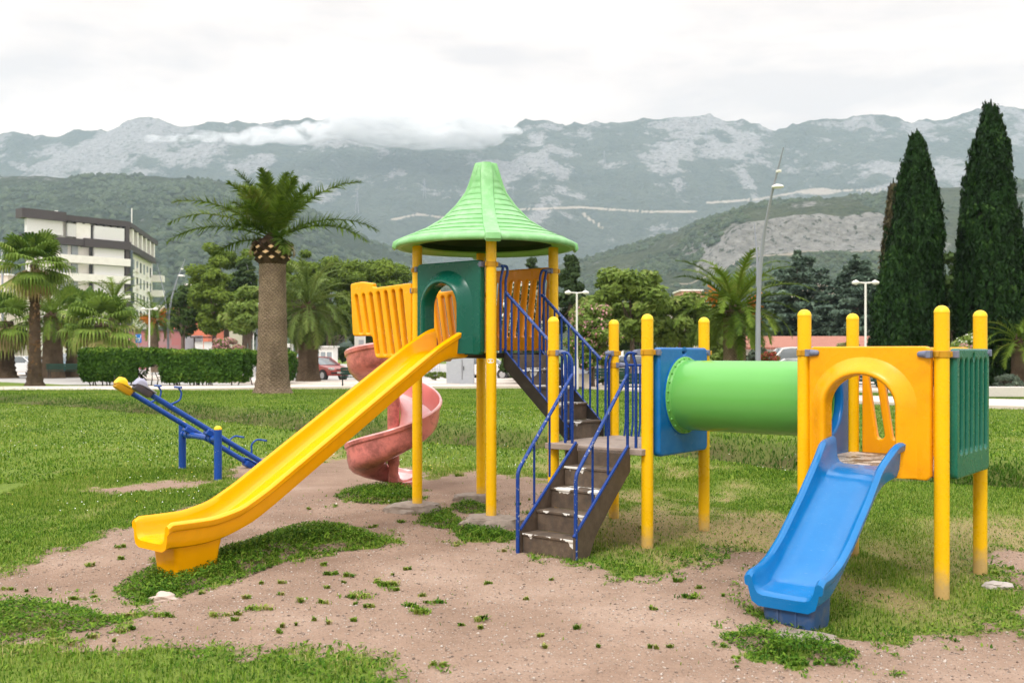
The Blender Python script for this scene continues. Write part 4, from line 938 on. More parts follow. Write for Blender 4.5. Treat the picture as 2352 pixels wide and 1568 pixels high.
def feather_palm(label, X, Y, H, r0, r1, L, n, seed, mat=L_palm, tmat=M_palmtrunk, els=(80, -25), droop=1.1, group=None, stubs=False, fruit=0, ll=.42, lw=.035, nl=34, custom=None, dry=0, plume=.25):
    rg = np.random.default_rng(seed); z0 = gz(X, Y); root = empty('palm_tree', (X, Y, z0)); tag(root, label, 'palm tree', group)
    palm_trunk(root, H, r0, r1, tmat)
    tr, rn = [], []
    items = custom or []
    for i in range(n):
        f = (i + .5) / n; el = R(els[0] + (els[1] - els[0]) * f ** .8) + rg.normal(0, .08)
        items.append((i * 2.39996 + rg.normal(0, .15), el, L * rg.uniform(.85, 1.08) * (.72 + .28 * math.sin(PI * min(1, .25 + f))), droop * rg.uniform(.75, 1.25)))
    for az, el, l, dr in items:
        b = np.array([.25 * r1 * math.cos(az), .25 * r1 * math.sin(az), H + .12 + .35 * max(0, math.sin(el))])
        t = frond_arrays(b, az, el, l, dr, rg, nl, lw, ll, .5, plume); tr.append(t); rn.append(np.clip(rg.uniform(0, .9) * .6 + rg.random(len(t)) * .4, 0, 1))
    tri_obj('crown', np.concatenate(tr), np.concatenate(rn), mat, root)
    m = MB(); m.lathe([(r1 * .95, H - .15), (r1 * 1.0, H + .1), (r1 * .45, H + .4), (.05, H + .55)], n=20); m.build('crown_base', M_fibre, root)
    if stubs:
        m = MB()
        for k in range(4):
            for i in range(9):
                a = 2 * PI * (i + .5 * (k % 2)) / 9 + random.uniform(-.05, .05); z = H - .58 + .19 * k; rr = r1 * (1.12 + .13 * min(k, 2))
                c = Vector((rr * math.cos(a), rr * math.sin(a), z)); d = Vector((math.cos(a) * .85, math.sin(a) * .85, .5)).normalized(); s_ = Vector((-math.sin(a), math.cos(a), 0)); u_ = d.cross(s_) * -1
                hw, hh = .125 * random.uniform(.85, 1.1), .095 * random.uniform(.85, 1.1); ring = lambda o, q: [c + d * o + s_ * hw * q, c + d * o + u_ * hh * q, c + d * o - s_ * hw * q, c + d * o - u_ * hh * q]
                m.loft([ring(-.14, 1.25), ring(.10, 1)], mi=1, caps=False); m.add(ring(.1001, .98), [(0, 1, 2, 3)], 0 if k < 3 else 1)
        m.lathe([(r1 * 1.0, H - .8), (r1 * 1.22, H - .55), (r1 * 1.3, H - .1), (r1 * 1.0, H + .2)], n=22, mi=1)
        m.build('cut_stubs', [M_stub, M_fibre], root, 20)
    if dry:
        tr = [frond_arrays(np.array([r1 * .7 * math.cos(a), r1 * .7 * math.sin(a), H + .1]), a, R(-5), L * .33, 2.0, rg, 14, .05, .22) for a in rg.uniform(0, 6.28, dry)]
        tr = np.concatenate(tr); tri_obj('dry_fronds', tr, rg.random(len(tr)), L_thatch, root)
    if fruit:
        for k in range(fruit):
            tr = []
            a = rg.uniform(0, 6.28); c = np.array([r1 * 1.2 * math.cos(a), r1 * 1.2 * math.sin(a), H + rg.uniform(.0, .9)])
            for q in range(38):
                d = np.array([math.cos(a), math.sin(a), rg.uniform(-.9, .5)]) + rg.normal(0, .35, 3); d /= np.linalg.norm(d); e = c + d * rg.uniform(.3, .75); wv = np.cross(d, rg.normal(0, 1, 3)); wv *= .03 / np.linalg.norm(wv)
                tr.append(np.stack([c, e - wv, e + wv]))
            tr = np.array(tr); tri_obj('fruit_cluster', tr, rg.random(len(tr)), L_orange, root)
    return root
def fan_palm(label, X, Y, H, r0, r1, n, size, seed, group=None, skirt=14, els=(75, -50), tmat=M_palmtrunk2, boots=True):
    rg = np.random.default_rng(seed); root = empty('fan_palm', (X, Y, gz(X, Y))); tag(root, label, 'palm tree', group)
    tr = palm_trunk(root, H, r0, r1, tmat, 1.5, .06)
    if boots:
        m = MB(); boot = plain('leaf_boot', (.24, .145, .085), .9, .4, 3)
        for i in range(int(H * 42)):
            z = rg.uniform(.15, H); a = rg.uniform(0, 6.28); r = r1 + (r0 - r1) * (1 - z / H) ** 1.5; c = Vector((r * math.cos(a), r * math.sin(a), z)); d = Vector((math.cos(a), math.sin(a), rg.uniform(.5, 1.4))); s_ = Vector((-math.sin(a), math.cos(a), 0))
            m.add([c - s_ * .06, c + s_ * .06, c + d * rg.uniform(.06, .13) + s_ * .025, c + d * .09 - s_ * .025], [(0, 1, 2, 3)])
        tmp = m.mesh('boots', 0); bm = bmesh.new(); bm.from_mesh(tr.data); k0 = len(bm.faces); bm.from_mesh(tmp); bm.faces.ensure_lookup_table()
        for f in bm.faces[k0:]: f.material_index = 1
        bm.to_mesh(tr.data); bm.free(); tr.data.materials.append(boot)
    def leaf(az, el, pet, sz, drp):
        ca, sa = math.cos(az), math.sin(az); base = np.array([.05 * ca, .05 * sa, H]); d = np.array([math.cos(el) * ca, math.cos(el) * sa, math.sin(el)]); side = np.array([-sa, ca, 0]); nrm = np.cross(d, side)
        if nrm[2] < 0: nrm = -nrm
        hub = base + d * pet - np.array([0, 0, .12 * pet * math.cos(el)]); T = []
        w_ = side * .018; T += [np.stack([base - w_, base + w_, hub + w_ * .5]), np.stack([base - w_, hub + w_ * .5, hub - w_ * .5])]
        ns = 24; an = np.linspace(-2.2, 2.2, ns + 1); fold = -.22 + .25 * rg.random(); nrm = nrm + side * rg.normal(0, .45); nrm = nrm / np.linalg.norm(nrm); d2_ = np.cross(side, nrm); d = d2_ if d2_ @ d > 0 else -d2_
        for i in range(ns):
            a0, a1 = an[i], an[i + 1]; am = (a0 + a1) / 2; q = lambda a: d * math.cos(a) + side * math.sin(a) + nrm * (fold * abs(math.sin(a)))
            l = sz * (1 - .18 * abs(am) / 2.1) * rg.uniform(.9, 1.05); p0 = hub + q(a0) * l * .64; p1 = hub + q(a1) * l * .64; rise = nrm * (.02 if i % 2 else -.02)
            T.append(np.stack([hub, p0 + rise, p1 - rise])); m0 = (p0 + p1) / 2; gw = (p1 - p0) * .36
            mid = hub + q(am) * l * .82 - np.array([0, 0, drp * l * .10]); tip = mid + q(am) * l * .16 * (1 - drp * .6) - np.array([0, 0, drp * l * .38])
            T += [np.stack([p0 + rise, p1 - rise, mid + gw]), np.stack([p0 + rise, mid + gw, mid - gw]), np.stack([mid - gw, mid + gw, tip])]
        return np.array(T)
    T, Rn = [], []
    for i in range(n):
        f = (i + .5) / n; el = R(els[0] + (els[1] - els[0]) * f) + rg.normal(0, .12); t = leaf(i * 2.39996 + rg.normal(0, .2), el, size * rg.uniform(.7, 1.0) * (.6 + .5 * math.cos(el)), size * rg.uniform(.8, 1.05), .25 + 1.0 * f); T.append(t); Rn.append(np.clip(-.08 + .45 * f + .5 * rg.random() + (rg.random(len(t)) - .3) * .35, 0, 1))
    tri_obj('crown', np.concatenate(T), np.concatenate(Rn), L_fan, root)
    if skirt:
        T = [leaf(rg.uniform(0, 6.28), R(rg.uniform(-75, -40)), size * .55, size * .8, 1.5) for i in range(skirt)]; T = np.concatenate(T); tri_obj('dry_skirt', T, rg.random(len(T)), L_thatch, root)
    return root
def quads(C, N, size, rg, elong=1.0, up=None):
    "leaf-sized quads at C facing roughly N"
    n = len(C); r = rg.normal(0, 1, (n, 3)); 
    if up is not None: r = r * .35 + np.array(up)
    N = N + rg.normal(0, .55, (n, 3)); N /= np.linalg.norm(N, axis=1, keepdims=True) + 1e-9
    u = r - N * (r * N).sum(1, keepdims=True); u /= np.linalg.norm(u, axis=1, keepdims=True) + 1e-9; v = np.cross(N, u)
    s = (size * rg.uniform(.6, 1.3, n))[:, None]; u = u * s * elong / 2; v = v * s / 2
    return np.stack([C - u, C + v * .8 - u * .1, C + u, C - v * .8 - u * .1], 1)
def quad_obj(name, Q, rnd, mat, parent):
    V = Q.reshape(-1, 3); return link(name, npmesh(name, V, np.arange(len(V)).reshape(-1, 4), np.repeat(rnd, 4)), mat, parent)
def sph(n, rg):
    d = rg.normal(0, 1, (n, 3)); return d / np.linalg.norm(d, axis=1, keepdims=True)
def limbs(root, H, r, tips, mat, fork=.45):
    m = MB(); k = H * fork; m.tube([(0, 0, -.2), (.03 * r, 0, k * .5), (0, 0, k), (0, 0, H * .8)], [r * 1.25, r, r * .85, r * .25], 10)
    for t in tips:
        t = Vector(t); b = Vector((0, 0, k * random.uniform(.75, 1.25))); mid = b.lerp(t, .5) + Vector((0, 0, -.06 * (t - b).length)); m.tube([b, mid, t], [r * .5, r * .3, r * .08], 7)
    return m.build('trunk', mat, root, 60)
def tree(label, x, ytop, ybot, wpx, Y, mat, seed, kind='broad', group=None, leaf=.22, n=9000, clumps=26, name='tree', cat='tree', bark=M_bark, trunk_r=None, flowers=None, fl=0.0, shape=1.0):
    rg = np.random.default_rng(seed); random.seed(seed)
    top = at(x, ytop, Y); bot = at(x, ybot, Y); W = wpx / FPX * Y; X = top.x; zg = gz(X, Y)
    root = empty(name, (X, Y, zg)); tag(root, label, cat, group)
    H = top.z - zg; zb = max(.25, bot.z - zg); hc = (H + zb) / 2; rz = (H - zb) / 2; rx = W / 2
    C = []; 
    for i in range(clumps):
        d = sph(1, rg)[0]; k = rg.uniform(.45, .98) ** .6; p = np.array([d[0] * rx * k, d[1] * rx * k, d[2] * rz * k])
        if kind == 'cone':
            h = rg.random() ** .75; rr = rx * (1 - h) ** .8 * rg.uniform(.5, 1.0); a = rg.uniform(0, 6.28); p = np.array([rr * math.cos(a), rr * math.sin(a), (h * 2 - 1) * rz * .96])
        elif kind == 'flat': p[2] = rz * (abs(d[2]) * .75 - .1) * k
        C.append(p)
    C = np.array(C); cr = rg.uniform(.30, .50, clumps) * min(rx, rz) * (1.0 if kind != 'cone' else .8) * shape
    cr *= np.clip(6.0 / clumps ** .55, .55, 1.2)
    sel = rg.choice(clumps, n, p=cr ** 2 / (cr ** 2).sum()); d = sph(n, rg); k = rg.uniform(.35, 1.05, n) ** .5
    k = k * (.8 + .4 * vnoise(d[:, 0] * 3 + sel * 7.1, d[:, 1] * 3 + d[:, 2] * 4, seed))
    flat = .72 if kind != 'cone' else .6
    P = C[sel] + d * (cr[sel] * k)[:, None] * np.array([1.1, 1.1, flat]); P[:, 2] += hc
    P[:, 2] = np.maximum(P[:, 2], .12)
    Q = quads(P, d + np.array([0, 0, .5]), leaf, rg, 1.5)
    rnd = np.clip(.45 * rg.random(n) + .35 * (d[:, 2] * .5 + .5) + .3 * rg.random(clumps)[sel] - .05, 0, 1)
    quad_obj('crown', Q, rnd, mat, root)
    if flowers is not None:
        m_ = int(n * fl); s2 = rg.choice(clumps, m_); d = sph(m_, rg); d[:, 1] = np.where(rg.random(m_) < .7, -abs(d[:, 1]), d[:, 1]); P = C[s2] + d * (cr[s2] * 1.03)[:, None] * np.array([1.1, 1.1, .75]); P[:, 2] += hc; P[:, 2] = np.maximum(P[:, 2], .15)
        quad_obj('blossom', quads(P, d, leaf * .75, rg), rg.random(m_), flowers, root)
    tips = [(c[0] * .8, c[1] * .8, c[2] * .8 + hc) for c in C[:10]]
    limbs(root, hc + rz * .5, trunk_r or max(.06, .022 * H), tips, bark, .5 if kind != 'cone' else .7)
    return root
def cypress(label, x, ytop, ybot, wpx, Y, seed, mat=L_cyp, n=26000, group=None, spires=1):
    rg = np.random.default_rng(seed); top = at(x, ytop, Y); X = top.x; zg = gz(X, Y); root = empty('cypress_tree', (X, Y, zg)); tag(root, label, 'cypress', group)
    H = top.z - zg; W = wpx / FPX * Y / 2
    def prof(h): return W * np.clip(np.interp(h, [0, .04, .15, .35, .6, .78, .9, .96, 1], [.55, .86, .97, 1.0, .84, .56, .27, .12, .02]), 0, 2)
    per = 34; ns = n // per; h = rg.random(ns) ** 1.12 * .97; a = rg.uniform(0, 6.28, ns); lump = .70 + .46 * vnoise(a * 1.9, h * 7, seed) + .10 * (vnoise(a * 6, h * 26, seed + 4) - .5)
    r = prof(h) * lump * rg.uniform(.70, 1.02, ns) ** .6; B = np.stack([r * np.cos(a), r * np.sin(a), .1 + h * (H - .5)], -1)
    if spires > 1:
        for k in range(spires):
            m_ = ns // 22; aa = rg.uniform(0, 6.28); hh = rg.uniform(.52, .80); t = rg.random(m_); rr = .15 * W * (1 - t); q = rg.uniform(0, 6.28, m_); b = float(prof(hh)) * .85
            B = np.concatenate([B, np.stack([b * math.cos(aa) + rr * np.cos(q), b * math.sin(aa) + rr * np.sin(q), (hh - .08 + t * .13) * H], -1)]); a = np.concatenate([a, q]); h = np.concatenate([h, np.full(m_, hh)]); lump = np.concatenate([lump, np.full(m_, .9)])
    ns = len(a); L = rg.uniform(.35, .85, ns) * (1 - .4 * h) * np.where(rg.random(ns) < .05, 1.5, 1.0); out = rg.uniform(.05, .42, ns); D = np.stack([np.cos(a) * out, np.sin(a) * out, np.ones(ns)], -1); D /= np.linalg.norm(D, axis=1, keepdims=True)
    t = rg.random((ns, per)); P = B[:, None] + D[:, None] * (t * L[:, None])[..., None] + rg.normal(0, 1, (ns, per, 3)) * (.085 * (1.1 - t))[..., None]; P = P.reshape(-1, 3)
    N = np.repeat(np.stack([np.cos(a), np.sin(a), np.full(ns, .3)], -1), per, 0); Q = quads(P, N, .10, rg, 2.4, (0, 0, 1))
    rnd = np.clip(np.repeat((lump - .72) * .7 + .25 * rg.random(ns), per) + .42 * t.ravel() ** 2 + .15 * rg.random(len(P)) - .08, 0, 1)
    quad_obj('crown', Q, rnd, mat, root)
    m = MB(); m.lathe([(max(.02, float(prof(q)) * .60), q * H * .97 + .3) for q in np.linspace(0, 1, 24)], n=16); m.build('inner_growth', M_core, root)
    m = MB(); m.tube([(0, 0, -.2), (0, 0, .8)], [.24, .2], 10); m.build('trunk', M_bark, root); return root
def cedar(label, x, ytop, ybot, wpx, Y, seed, group=None, n=15000):
    rg = np.random.default_rng(seed); top = at(x, ytop, Y); X = top.x; zg = gz(X, Y); root = empty('cedar_tree', (X, Y, zg)); tag(root, label, 'cedar', group)
    H = top.z - zg; W = wpx / FPX * Y / 2; zb = max(.8, at(x, ybot, Y).z - zg); P, N, tips = [], [], []
    lv = 17
    for i in range(lv):
        f = i / (lv - 1); z = zb + (H - zb) * f; rl = W * (1 - f ** 1.6) ** .6 * 1.0 + .25
        for b in range(max(3, int(9 * (1 - f) + 3))):
            a = rg.uniform(0, 6.28); l = rl * rg.uniform(.65, 1.1); m_ = max(30, int(n / lv / 11 * (l / W + .3))); s = rg.random(m_) ** .6; wd = .22 * l * (1.1 - s) + .12
            off = rg.normal(0, 1, m_) * wd * .6; zz = z - .10 * l * s ** 2 + .04 * l * s - rg.random(m_) ** 2 * .35 + rg.normal(0, .05, m_)
            P.append(np.stack([np.cos(a) * s * l - np.sin(a) * off, np.sin(a) * s * l + np.cos(a) * off, zz], -1)); tips.append((math.cos(a) * l * .8, math.sin(a) * l * .8, z - .08 * l))
    P = np.concatenate(P); Q = quads(P, np.tile(np.array([0, -.25, 1.0]), (len(P), 1)), .25, rg, 1.8)
    rnd = np.clip(.2 + .6 * rg.random(len(P)) * vnoise(P[:, 0] * 1.4, P[:, 2] * 2.2, seed) * 1.6, 0, 1); quad_obj('crown', Q, rnd, L_cedar, root)
    m = MB(); m.tube([(0, 0, -.2), (0, 0, H * .5), (0, 0, H * .97)], [.035 * H, .022 * H, .02], 10)
    for t in tips[::2]: m.tube([(0, 0, t[2] + .1), t], [.06, .015], 5)
    m.build('trunk', M_bark, root, 60); return root
def hedge(label, X0, X1, Y, H, D, seed, n=12000, undercut=.35, group='clipped hedge blocks along the path', bare=None):
    rg = np.random.default_rng(seed); W = X1 - X0; xc = (X0 + X1) / 2; root = empty('hedge', (xc, Y, gz(xc, Y))); tag(root, label, 'hedge', group)
    P, N = [], []
    def face(k, fx, nv):
        m_ = int(n * k); p = fx(rg.random(m_) - .5, rg.random(m_)); P.append(p); N.append(np.tile(np.array(nv, float), (m_, 1)))
    face(.45, lambda u, v: np.stack([u * W, np.full(len(u), -D / 2) + rg.normal(0, .05, len(u)), .25 + v * (H - .25)], -1), (0, -1, .25))
    face(.13, lambda u, v: np.stack([u * W, np.full(len(u), D / 2) + rg.normal(0, .05, len(u)), .25 + v * (H - .25)], -1), (0, 1, .25))
    face(.24, lambda u, v: np.stack([u * W, (v - .5) * D, np.full(len(u), H) + rg.normal(0, .035, len(u))], -1), (0, 0, 1))
    for s in (-1, 1): face(.09, lambda u, v: np.stack([np.full(len(u), s * W / 2) + rg.normal(0, .05, len(u)), u * D, .25 + v * (H - .25)], -1), (s, 0, .25))
    P = np.concatenate(P); N = np.concatenate(N); low = np.clip(1 - P[:, 2] / .75, 0, 1); P[:, 1] *= 1 - undercut * low; P[:, 0] *= 1 - undercut * .25 * low
    keep = rg.random(len(P)) > low * .8
    if bare: u_ = P[:, 0] / W + .5; keep &= ~((u_ > bare[0]) & (u_ < bare[1]) & (P[:, 2] < .58 * H + .5 * (vnoise(u_ * 14, P[:, 2] * 3, seed) - .5)))
    P, N = P[keep], N[keep]
    P += N * (.10 * (vnoise(P[:, 0] * 2.5, P[:, 2] * 2.5 + P[:, 1], seed) - .5))[:, None]
    topness = smooth(H - .25, H, P[:, 2]); rnd = np.clip(.12 + .5 * rg.random(len(P)) * (.6 + vnoise(P[:, 0] * 2, P[:, 2] * 2, seed + 1)) + .62 * topness * (.3 + .7 * rg.random(len(P))), 0, 1)  # lit hedge top painted into the leaf colour
    quad_obj('foliage', quads(P, N, .115, rg, 1.5), rnd, L_hedge, root)
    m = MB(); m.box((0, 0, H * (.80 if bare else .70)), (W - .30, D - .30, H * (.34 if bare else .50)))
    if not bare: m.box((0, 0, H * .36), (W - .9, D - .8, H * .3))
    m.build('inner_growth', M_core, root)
    m = MB()
    for i in range(int(W * 5)):
        x = (random.random() - .5) * (W - .3); y = (random.random() - .5) * (D - .4); m.tube([(x * .96, y * .7, -.1), (x + random.uniform(-.1, .1), y, .35), (x + random.uniform(-.2, .2), y, .7)], [.04, .028, .02], 6)
    m.build('stems', M_twig, root, 60); return root
# hedges
Xof = lambda x, Y: (x - CX) / FPX * Y
hedge('long clipped hedge at the left end with bare stems at its right foot', Xof(181, 49.5), Xof(376, 50), 50.2, 1.85, 1.5, 1, 15000, .45, bare=(.72, 1.01))
hedge('bright square clipped hedge in the middle of the row', Xof(373, 49), Xof(563, 49), 49.4, 1.78, 1.6, 2, 16000, .25)
hedge('short clipped hedge with open stems beside the big palm trunk', Xof(562, 51.5), Xof(667, 51.5), 52.3, 1.72, 1.4, 3, 8000, .6, bare=(.0, .6))
# the big trimmed palm
def A(x): return x
big = [(R(205), R(38), 3.9, 1.0), (R(180), R(32), 4.2, 1.15), (R(192), R(20), 4.0, 1.1), (R(170), R(6), 2.5, .9), (R(150), R(45), 2.7, .8), (R(-8), R(50), 4.1, .95), (R(8), R(28), 4.2, 1.1), (R(-15), R(20), 4.1, 1.1), (R(-35), R(52), 2.6, .45), (R(-60), R(10), 1.9, 1.5), (R(-110), R(62), 2.0, .5), (R(-90), R(78), 2.3, .3), (R(100), R(70), 2.4, .5), (R(60), R(55), 2.6, .6), (R(140), R(64), 2.6, .5), (R(215), R(60), 2.5, .55), (R(-130), R(30), 2.0, 1.3), (R(90), R(30), 2.6, 1.0), (R(-50), R(72), 2.4, .35), (R(250), R(48), 2.0, .8)]
bx, by = gp(626, 911)
feather_palm('tall date palm with a thick trimmed trunk and pale cut stubs below its crown', bx, by, 5.75, .62, .50, 2.7, 13, 11, L_palm, M_palmtrunk, (88, 50), .6, stubs=True, custom=big, ll=.62, lw=.07, nl=90, dry=7, plume=1.0)
# fan palms
x, y = gp(80, 889); fan_palm('tall fan palm with a shaggy trunk beside the path at the left', x, y, 6.1, .34, .20, 30, 1.2, 21, skirt=16)
fan_palm('low broad fan palm behind the left end of the hedge', Xof(232, 60), 60, 3.6, .5, .38, 34, 1.5, 22, skirt=14, boots=False)
fan_palm('short fan palm standing behind the taller left fan palm', Xof(165, 68), 68, 4.6, .4, .3, 22, 1.5, 23, skirt=8, boots=False)
fan_palm('fan palm at the far left edge with its thick dark trunk', Xof(12, 66), 66, 3.9, .62, .5, 24, 1.6, 24, skirt=10, boots=False)
# feather palms
feather_palm('dark trunked date palm between the fan palms and the blue car', Xof(121, 66), 66, 4.0, .68, .58, 3.4, 40, 31, L_palm, M_palmtrunk2, (75, -35), 1.5, ll=.5, lw=.06, nl=26)
feather_palm('date palm with arching fronds in front of the white apartment block', Xof(262, 74), 74, 5.2, .5, .42, 3.2, 40, 32, L_palm, M_palmtrunk2, (80, -30), 1.4, ll=.5, lw=.06, nl=26)
feather_palm('date palm with orange fruit in front of the red and grey wall', Xof(352, 86), 86, 4.3, .48, .42, 3.3, 40, 33, L_palm, M_palmtrunk, (78, -30), 1.4, fruit=9, ll=.5, lw=.06, nl=26)
px_, py_ = gp(708, 879); feather_palm('full crowned date palm with drooping fronds over the red car', px_, py_, 4.15, .62, .50, 4.0, 80, 34, L_palmlt, M_palmtrunk2, (82, -55), 1.55, ll=.55, lw=.05, nl=36)
feather_palm('date palm with orange fruit stalks and a knobbly pale trunk on the right', Xof(1687, 38), 38, 3.15, .44, .42, 3.0, 52, 35, L_palm, M_palmtrunk, (80, -35), 1.35, fruit=4, ll=.45, lw=.06, nl=56)
feather_palm('low date palm at the far right edge of the lawn', Xof(2338, 44), 44, 2.0, .30, .26, 2.3, 34, 36, L_palm, M_palmtrunk2, (70, -20), 1.4, ll=.36, lw=.045, nl=26)
# conifers and broad trees, left
G1 = 'pines behind the car park'
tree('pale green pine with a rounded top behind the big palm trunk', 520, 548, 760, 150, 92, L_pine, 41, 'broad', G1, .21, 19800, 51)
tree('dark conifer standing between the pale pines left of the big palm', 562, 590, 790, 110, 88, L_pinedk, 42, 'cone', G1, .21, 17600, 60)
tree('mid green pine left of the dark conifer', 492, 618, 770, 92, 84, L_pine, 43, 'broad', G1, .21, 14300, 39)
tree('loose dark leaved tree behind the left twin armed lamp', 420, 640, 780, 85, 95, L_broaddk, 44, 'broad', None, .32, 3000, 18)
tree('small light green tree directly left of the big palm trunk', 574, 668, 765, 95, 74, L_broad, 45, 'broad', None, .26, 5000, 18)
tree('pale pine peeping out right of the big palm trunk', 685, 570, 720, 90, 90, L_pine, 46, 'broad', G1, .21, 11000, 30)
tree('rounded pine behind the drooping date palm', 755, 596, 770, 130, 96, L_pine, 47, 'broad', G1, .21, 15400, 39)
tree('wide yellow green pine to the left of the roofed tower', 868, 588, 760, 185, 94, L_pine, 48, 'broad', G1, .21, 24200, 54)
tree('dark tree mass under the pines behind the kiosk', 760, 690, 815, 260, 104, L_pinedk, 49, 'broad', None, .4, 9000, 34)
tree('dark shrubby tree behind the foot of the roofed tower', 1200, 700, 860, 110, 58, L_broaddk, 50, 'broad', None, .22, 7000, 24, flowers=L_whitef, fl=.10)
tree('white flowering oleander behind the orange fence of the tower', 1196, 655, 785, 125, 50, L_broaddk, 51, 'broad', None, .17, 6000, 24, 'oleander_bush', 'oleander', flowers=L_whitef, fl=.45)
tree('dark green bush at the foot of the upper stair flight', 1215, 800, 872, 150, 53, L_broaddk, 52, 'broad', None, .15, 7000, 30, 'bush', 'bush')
# right of the tower
tree('dark pointed conifer right of the tower roof', 1310, 588, 775, 105, 66, L_pinedk, 53, 'cone', None, .26, 9000, 44)
tree('small distant conifer showing above the orange fence', 1222, 590, 720, 50, 96, L_pinedk, 66, 'cone', None, .3, 2500, 18)
tree('pink flowered oleander beside the right stair handrail', 1362, 700, 850, 110, 47, L_broad, 54, 'broad', None, .16, 7000, 28, 'oleander_bush', 'oleander', flowers=L_pinkf, fl=.09)
tree('tall light green leafy tree with a slender trunk right of the tower', 1452, 612, 790, 165, 52, L_broad, 55, 'broad', None, .23, 7000, 40, trunk_r=.12, shape=.95)
tree('spreading leafy tree behind the landing posts', 1385, 680, 790, 140, 56, L_broad, 56, 'broad', None, .22, 6000, 30)
tree('bushy green tree between the landing posts and the fruiting palm', 1560, 680, 800, 150, 54, L_broad, 57, 'broad', None, .22, 7500, 32)
tree('darker shrub behind the leafy tree trunk', 1470, 740, 810, 140, 62, L_broaddk, 58, 'broad', None, .2, 5000, 24, 'bush', 'bush')
tree('young tree behind the fruiting palm', 1625, 690, 815, 120, 60, L_broad, 59, 'broad', None, .22, 6000, 24)
cedar('blue green cedar to the right of the tall lamp', 1830, 578, 790, 265, 92, 61, 'cedars behind the tiled roof', 60000)
cedar('blue green cedar next to the left cypress', 1968, 588, 790, 225, 88, 62, 'cedars behind the tiled roof', 56000)
tree('dark green tree belt behind the tiled roof', 1880, 690, 815, 460, 104, L_broaddk, 67, 'broad', None, .35, 12000, 40)
cypress('broad dark cypress left of its taller twin', 2106, 291, 850, 134, 47, 71, n=95000, group='cypresses on the right')
cypress('tallest dark cypress with a thin tip at the right', 2276, 222, 850, 148, 46, 72, n=95000, group='cypresses on the right', spires=5)
cypress('slim browning cypress pressed against the left side of the broad one', 2052, 408, 840, 62, 49, 73, L_cypb, 26000, group='cypresses on the right')
cypress('short dark cypress half hidden below the browning one', 2050, 560, 850, 95, 46, 74, n=40000, group='cypresses on the right')
tree('leafy tree squeezed between the two big cypresses', 2192, 585, 830, 75, 52, L_broaddk, 63, 'broad', None, .22, 5000, 24)
tree('white flowering oleander at the foot of the right cypress', 2215, 772, 850, 80, 40, L_broad, 64, 'broad', None, .14, 4000, 20, 'oleander_bush', 'oleander', flowers=L_whitef, fl=.10)
tree('leafy tree at the right edge behind the cypress', 2350, 590, 800, 70, 56, L_broaddk, 65, 'broad', None, .22, 4500, 20)
# flowering shrubs
for x, yt, yb, wpx, Y, fm, fl, sd, lb in ((520, 775, 812, 62, 78, L_pinkf, .7, 81, 'large pink oleander right of the notice board'), (270, 779, 812, 50, 76, L_pinkf, .6, 82, 'pink oleander behind the left hedge'), (178, 772, 815, 60, 80, L_pinkf, .25, 83, 'pink flowered shrub above the blue car'), (548, 790, 812, 24, 77, L_pinkf, .5, 84, 'small pink oleander beside the lamp post left of the big palm'),
                                          (1765, 808, 835, 38, 40, L_redf, .8, 85, 'round red flowering bush beside the tall lamp'), (1950, 782, 815, 46, 52, L_pinkf, .3, 86, 'pink flowering shrub in front of the tiled roof'), (2222, 790, 830, 36, 39, L_pinkf, .5, 87, 'pink flowering shrub left of the right post of the blue slide tower')):
    tree(lb, x, yt, yb, wpx, Y, L_broad, sd, 'broad', 'flowering shrubs', .16 if Y > 60 else .10, 1800, 16, 'flowering_shrub', 'shrub', flowers=fm, fl=fl)
for x, yt, yb, wpx, Y, mt, sd, lb in ((2308, 862, 899, 74, 42, L_lav, 91, 'grey green rounded bush by the right edge fence'), (1740, 800, 835, 55, 45, L_lav, 92, 'olive coloured bush under the tiled roof'), (1660, 808, 838, 40, 42, L_broad, 93, 'light green bush left of the pale trunked palm'), (1385, 858, 880, 110, 50, L_broaddk, 94, 'low clipped shrub row behind the stairs'), (1000, 855, 876, 60, 58, L_broad, 95, 'low bush left of the grey cabinet'), (1500, 862, 882, 90, 50, L_broaddk, 96, 'low clipped shrub behind the landing railing'), (845, 848, 872, 70, 66, L_broad, 97, 'low shrubs behind the bench by the red car')):
    tree(lb, x, yt, yb, wpx, Y, mt, sd, 'broad', None, .12, 2600, 22, 'bush', 'bush')
# ------------------------------------------------------------------ buildings
M_white = plain('white_render', (.87, .85, .81), .85, .05, .8, .05, 10, dirt=(.55, .50, .44), dscale=1.5, damt=.3)
M_dkclad = plain('dark_cladding', (.075, .065, .070), .6, .1, 2)
M_glass = NT('window_glass').done if False else None
def glass():
    t = NT('window_glass'); co = t.coord(); c = t.mix(t.noise(co, .6, 4), (.16, .20, .23), (.42, .46, .48)); return t.done(t.bsdf(c, .08, Specular_IOR_Level=.8))
M_glass = glass(); M_dkglass = plain('dark_glass', (.02, .024, .03), .1, .3, 2, spec=.8)
def blinds():
    t = NT('pale_blinds'); co = t.coord(); w_ = t.n('ShaderNodeTexWave', {'Vector': co, 'Scale': 2.2, 'Distortion': .3}); return t.done(t.bsdf(t.mix(w_.outputs['Fac'], (.62, .63, .63), (.80, .80, .79)), .25))
M_blind = blinds()
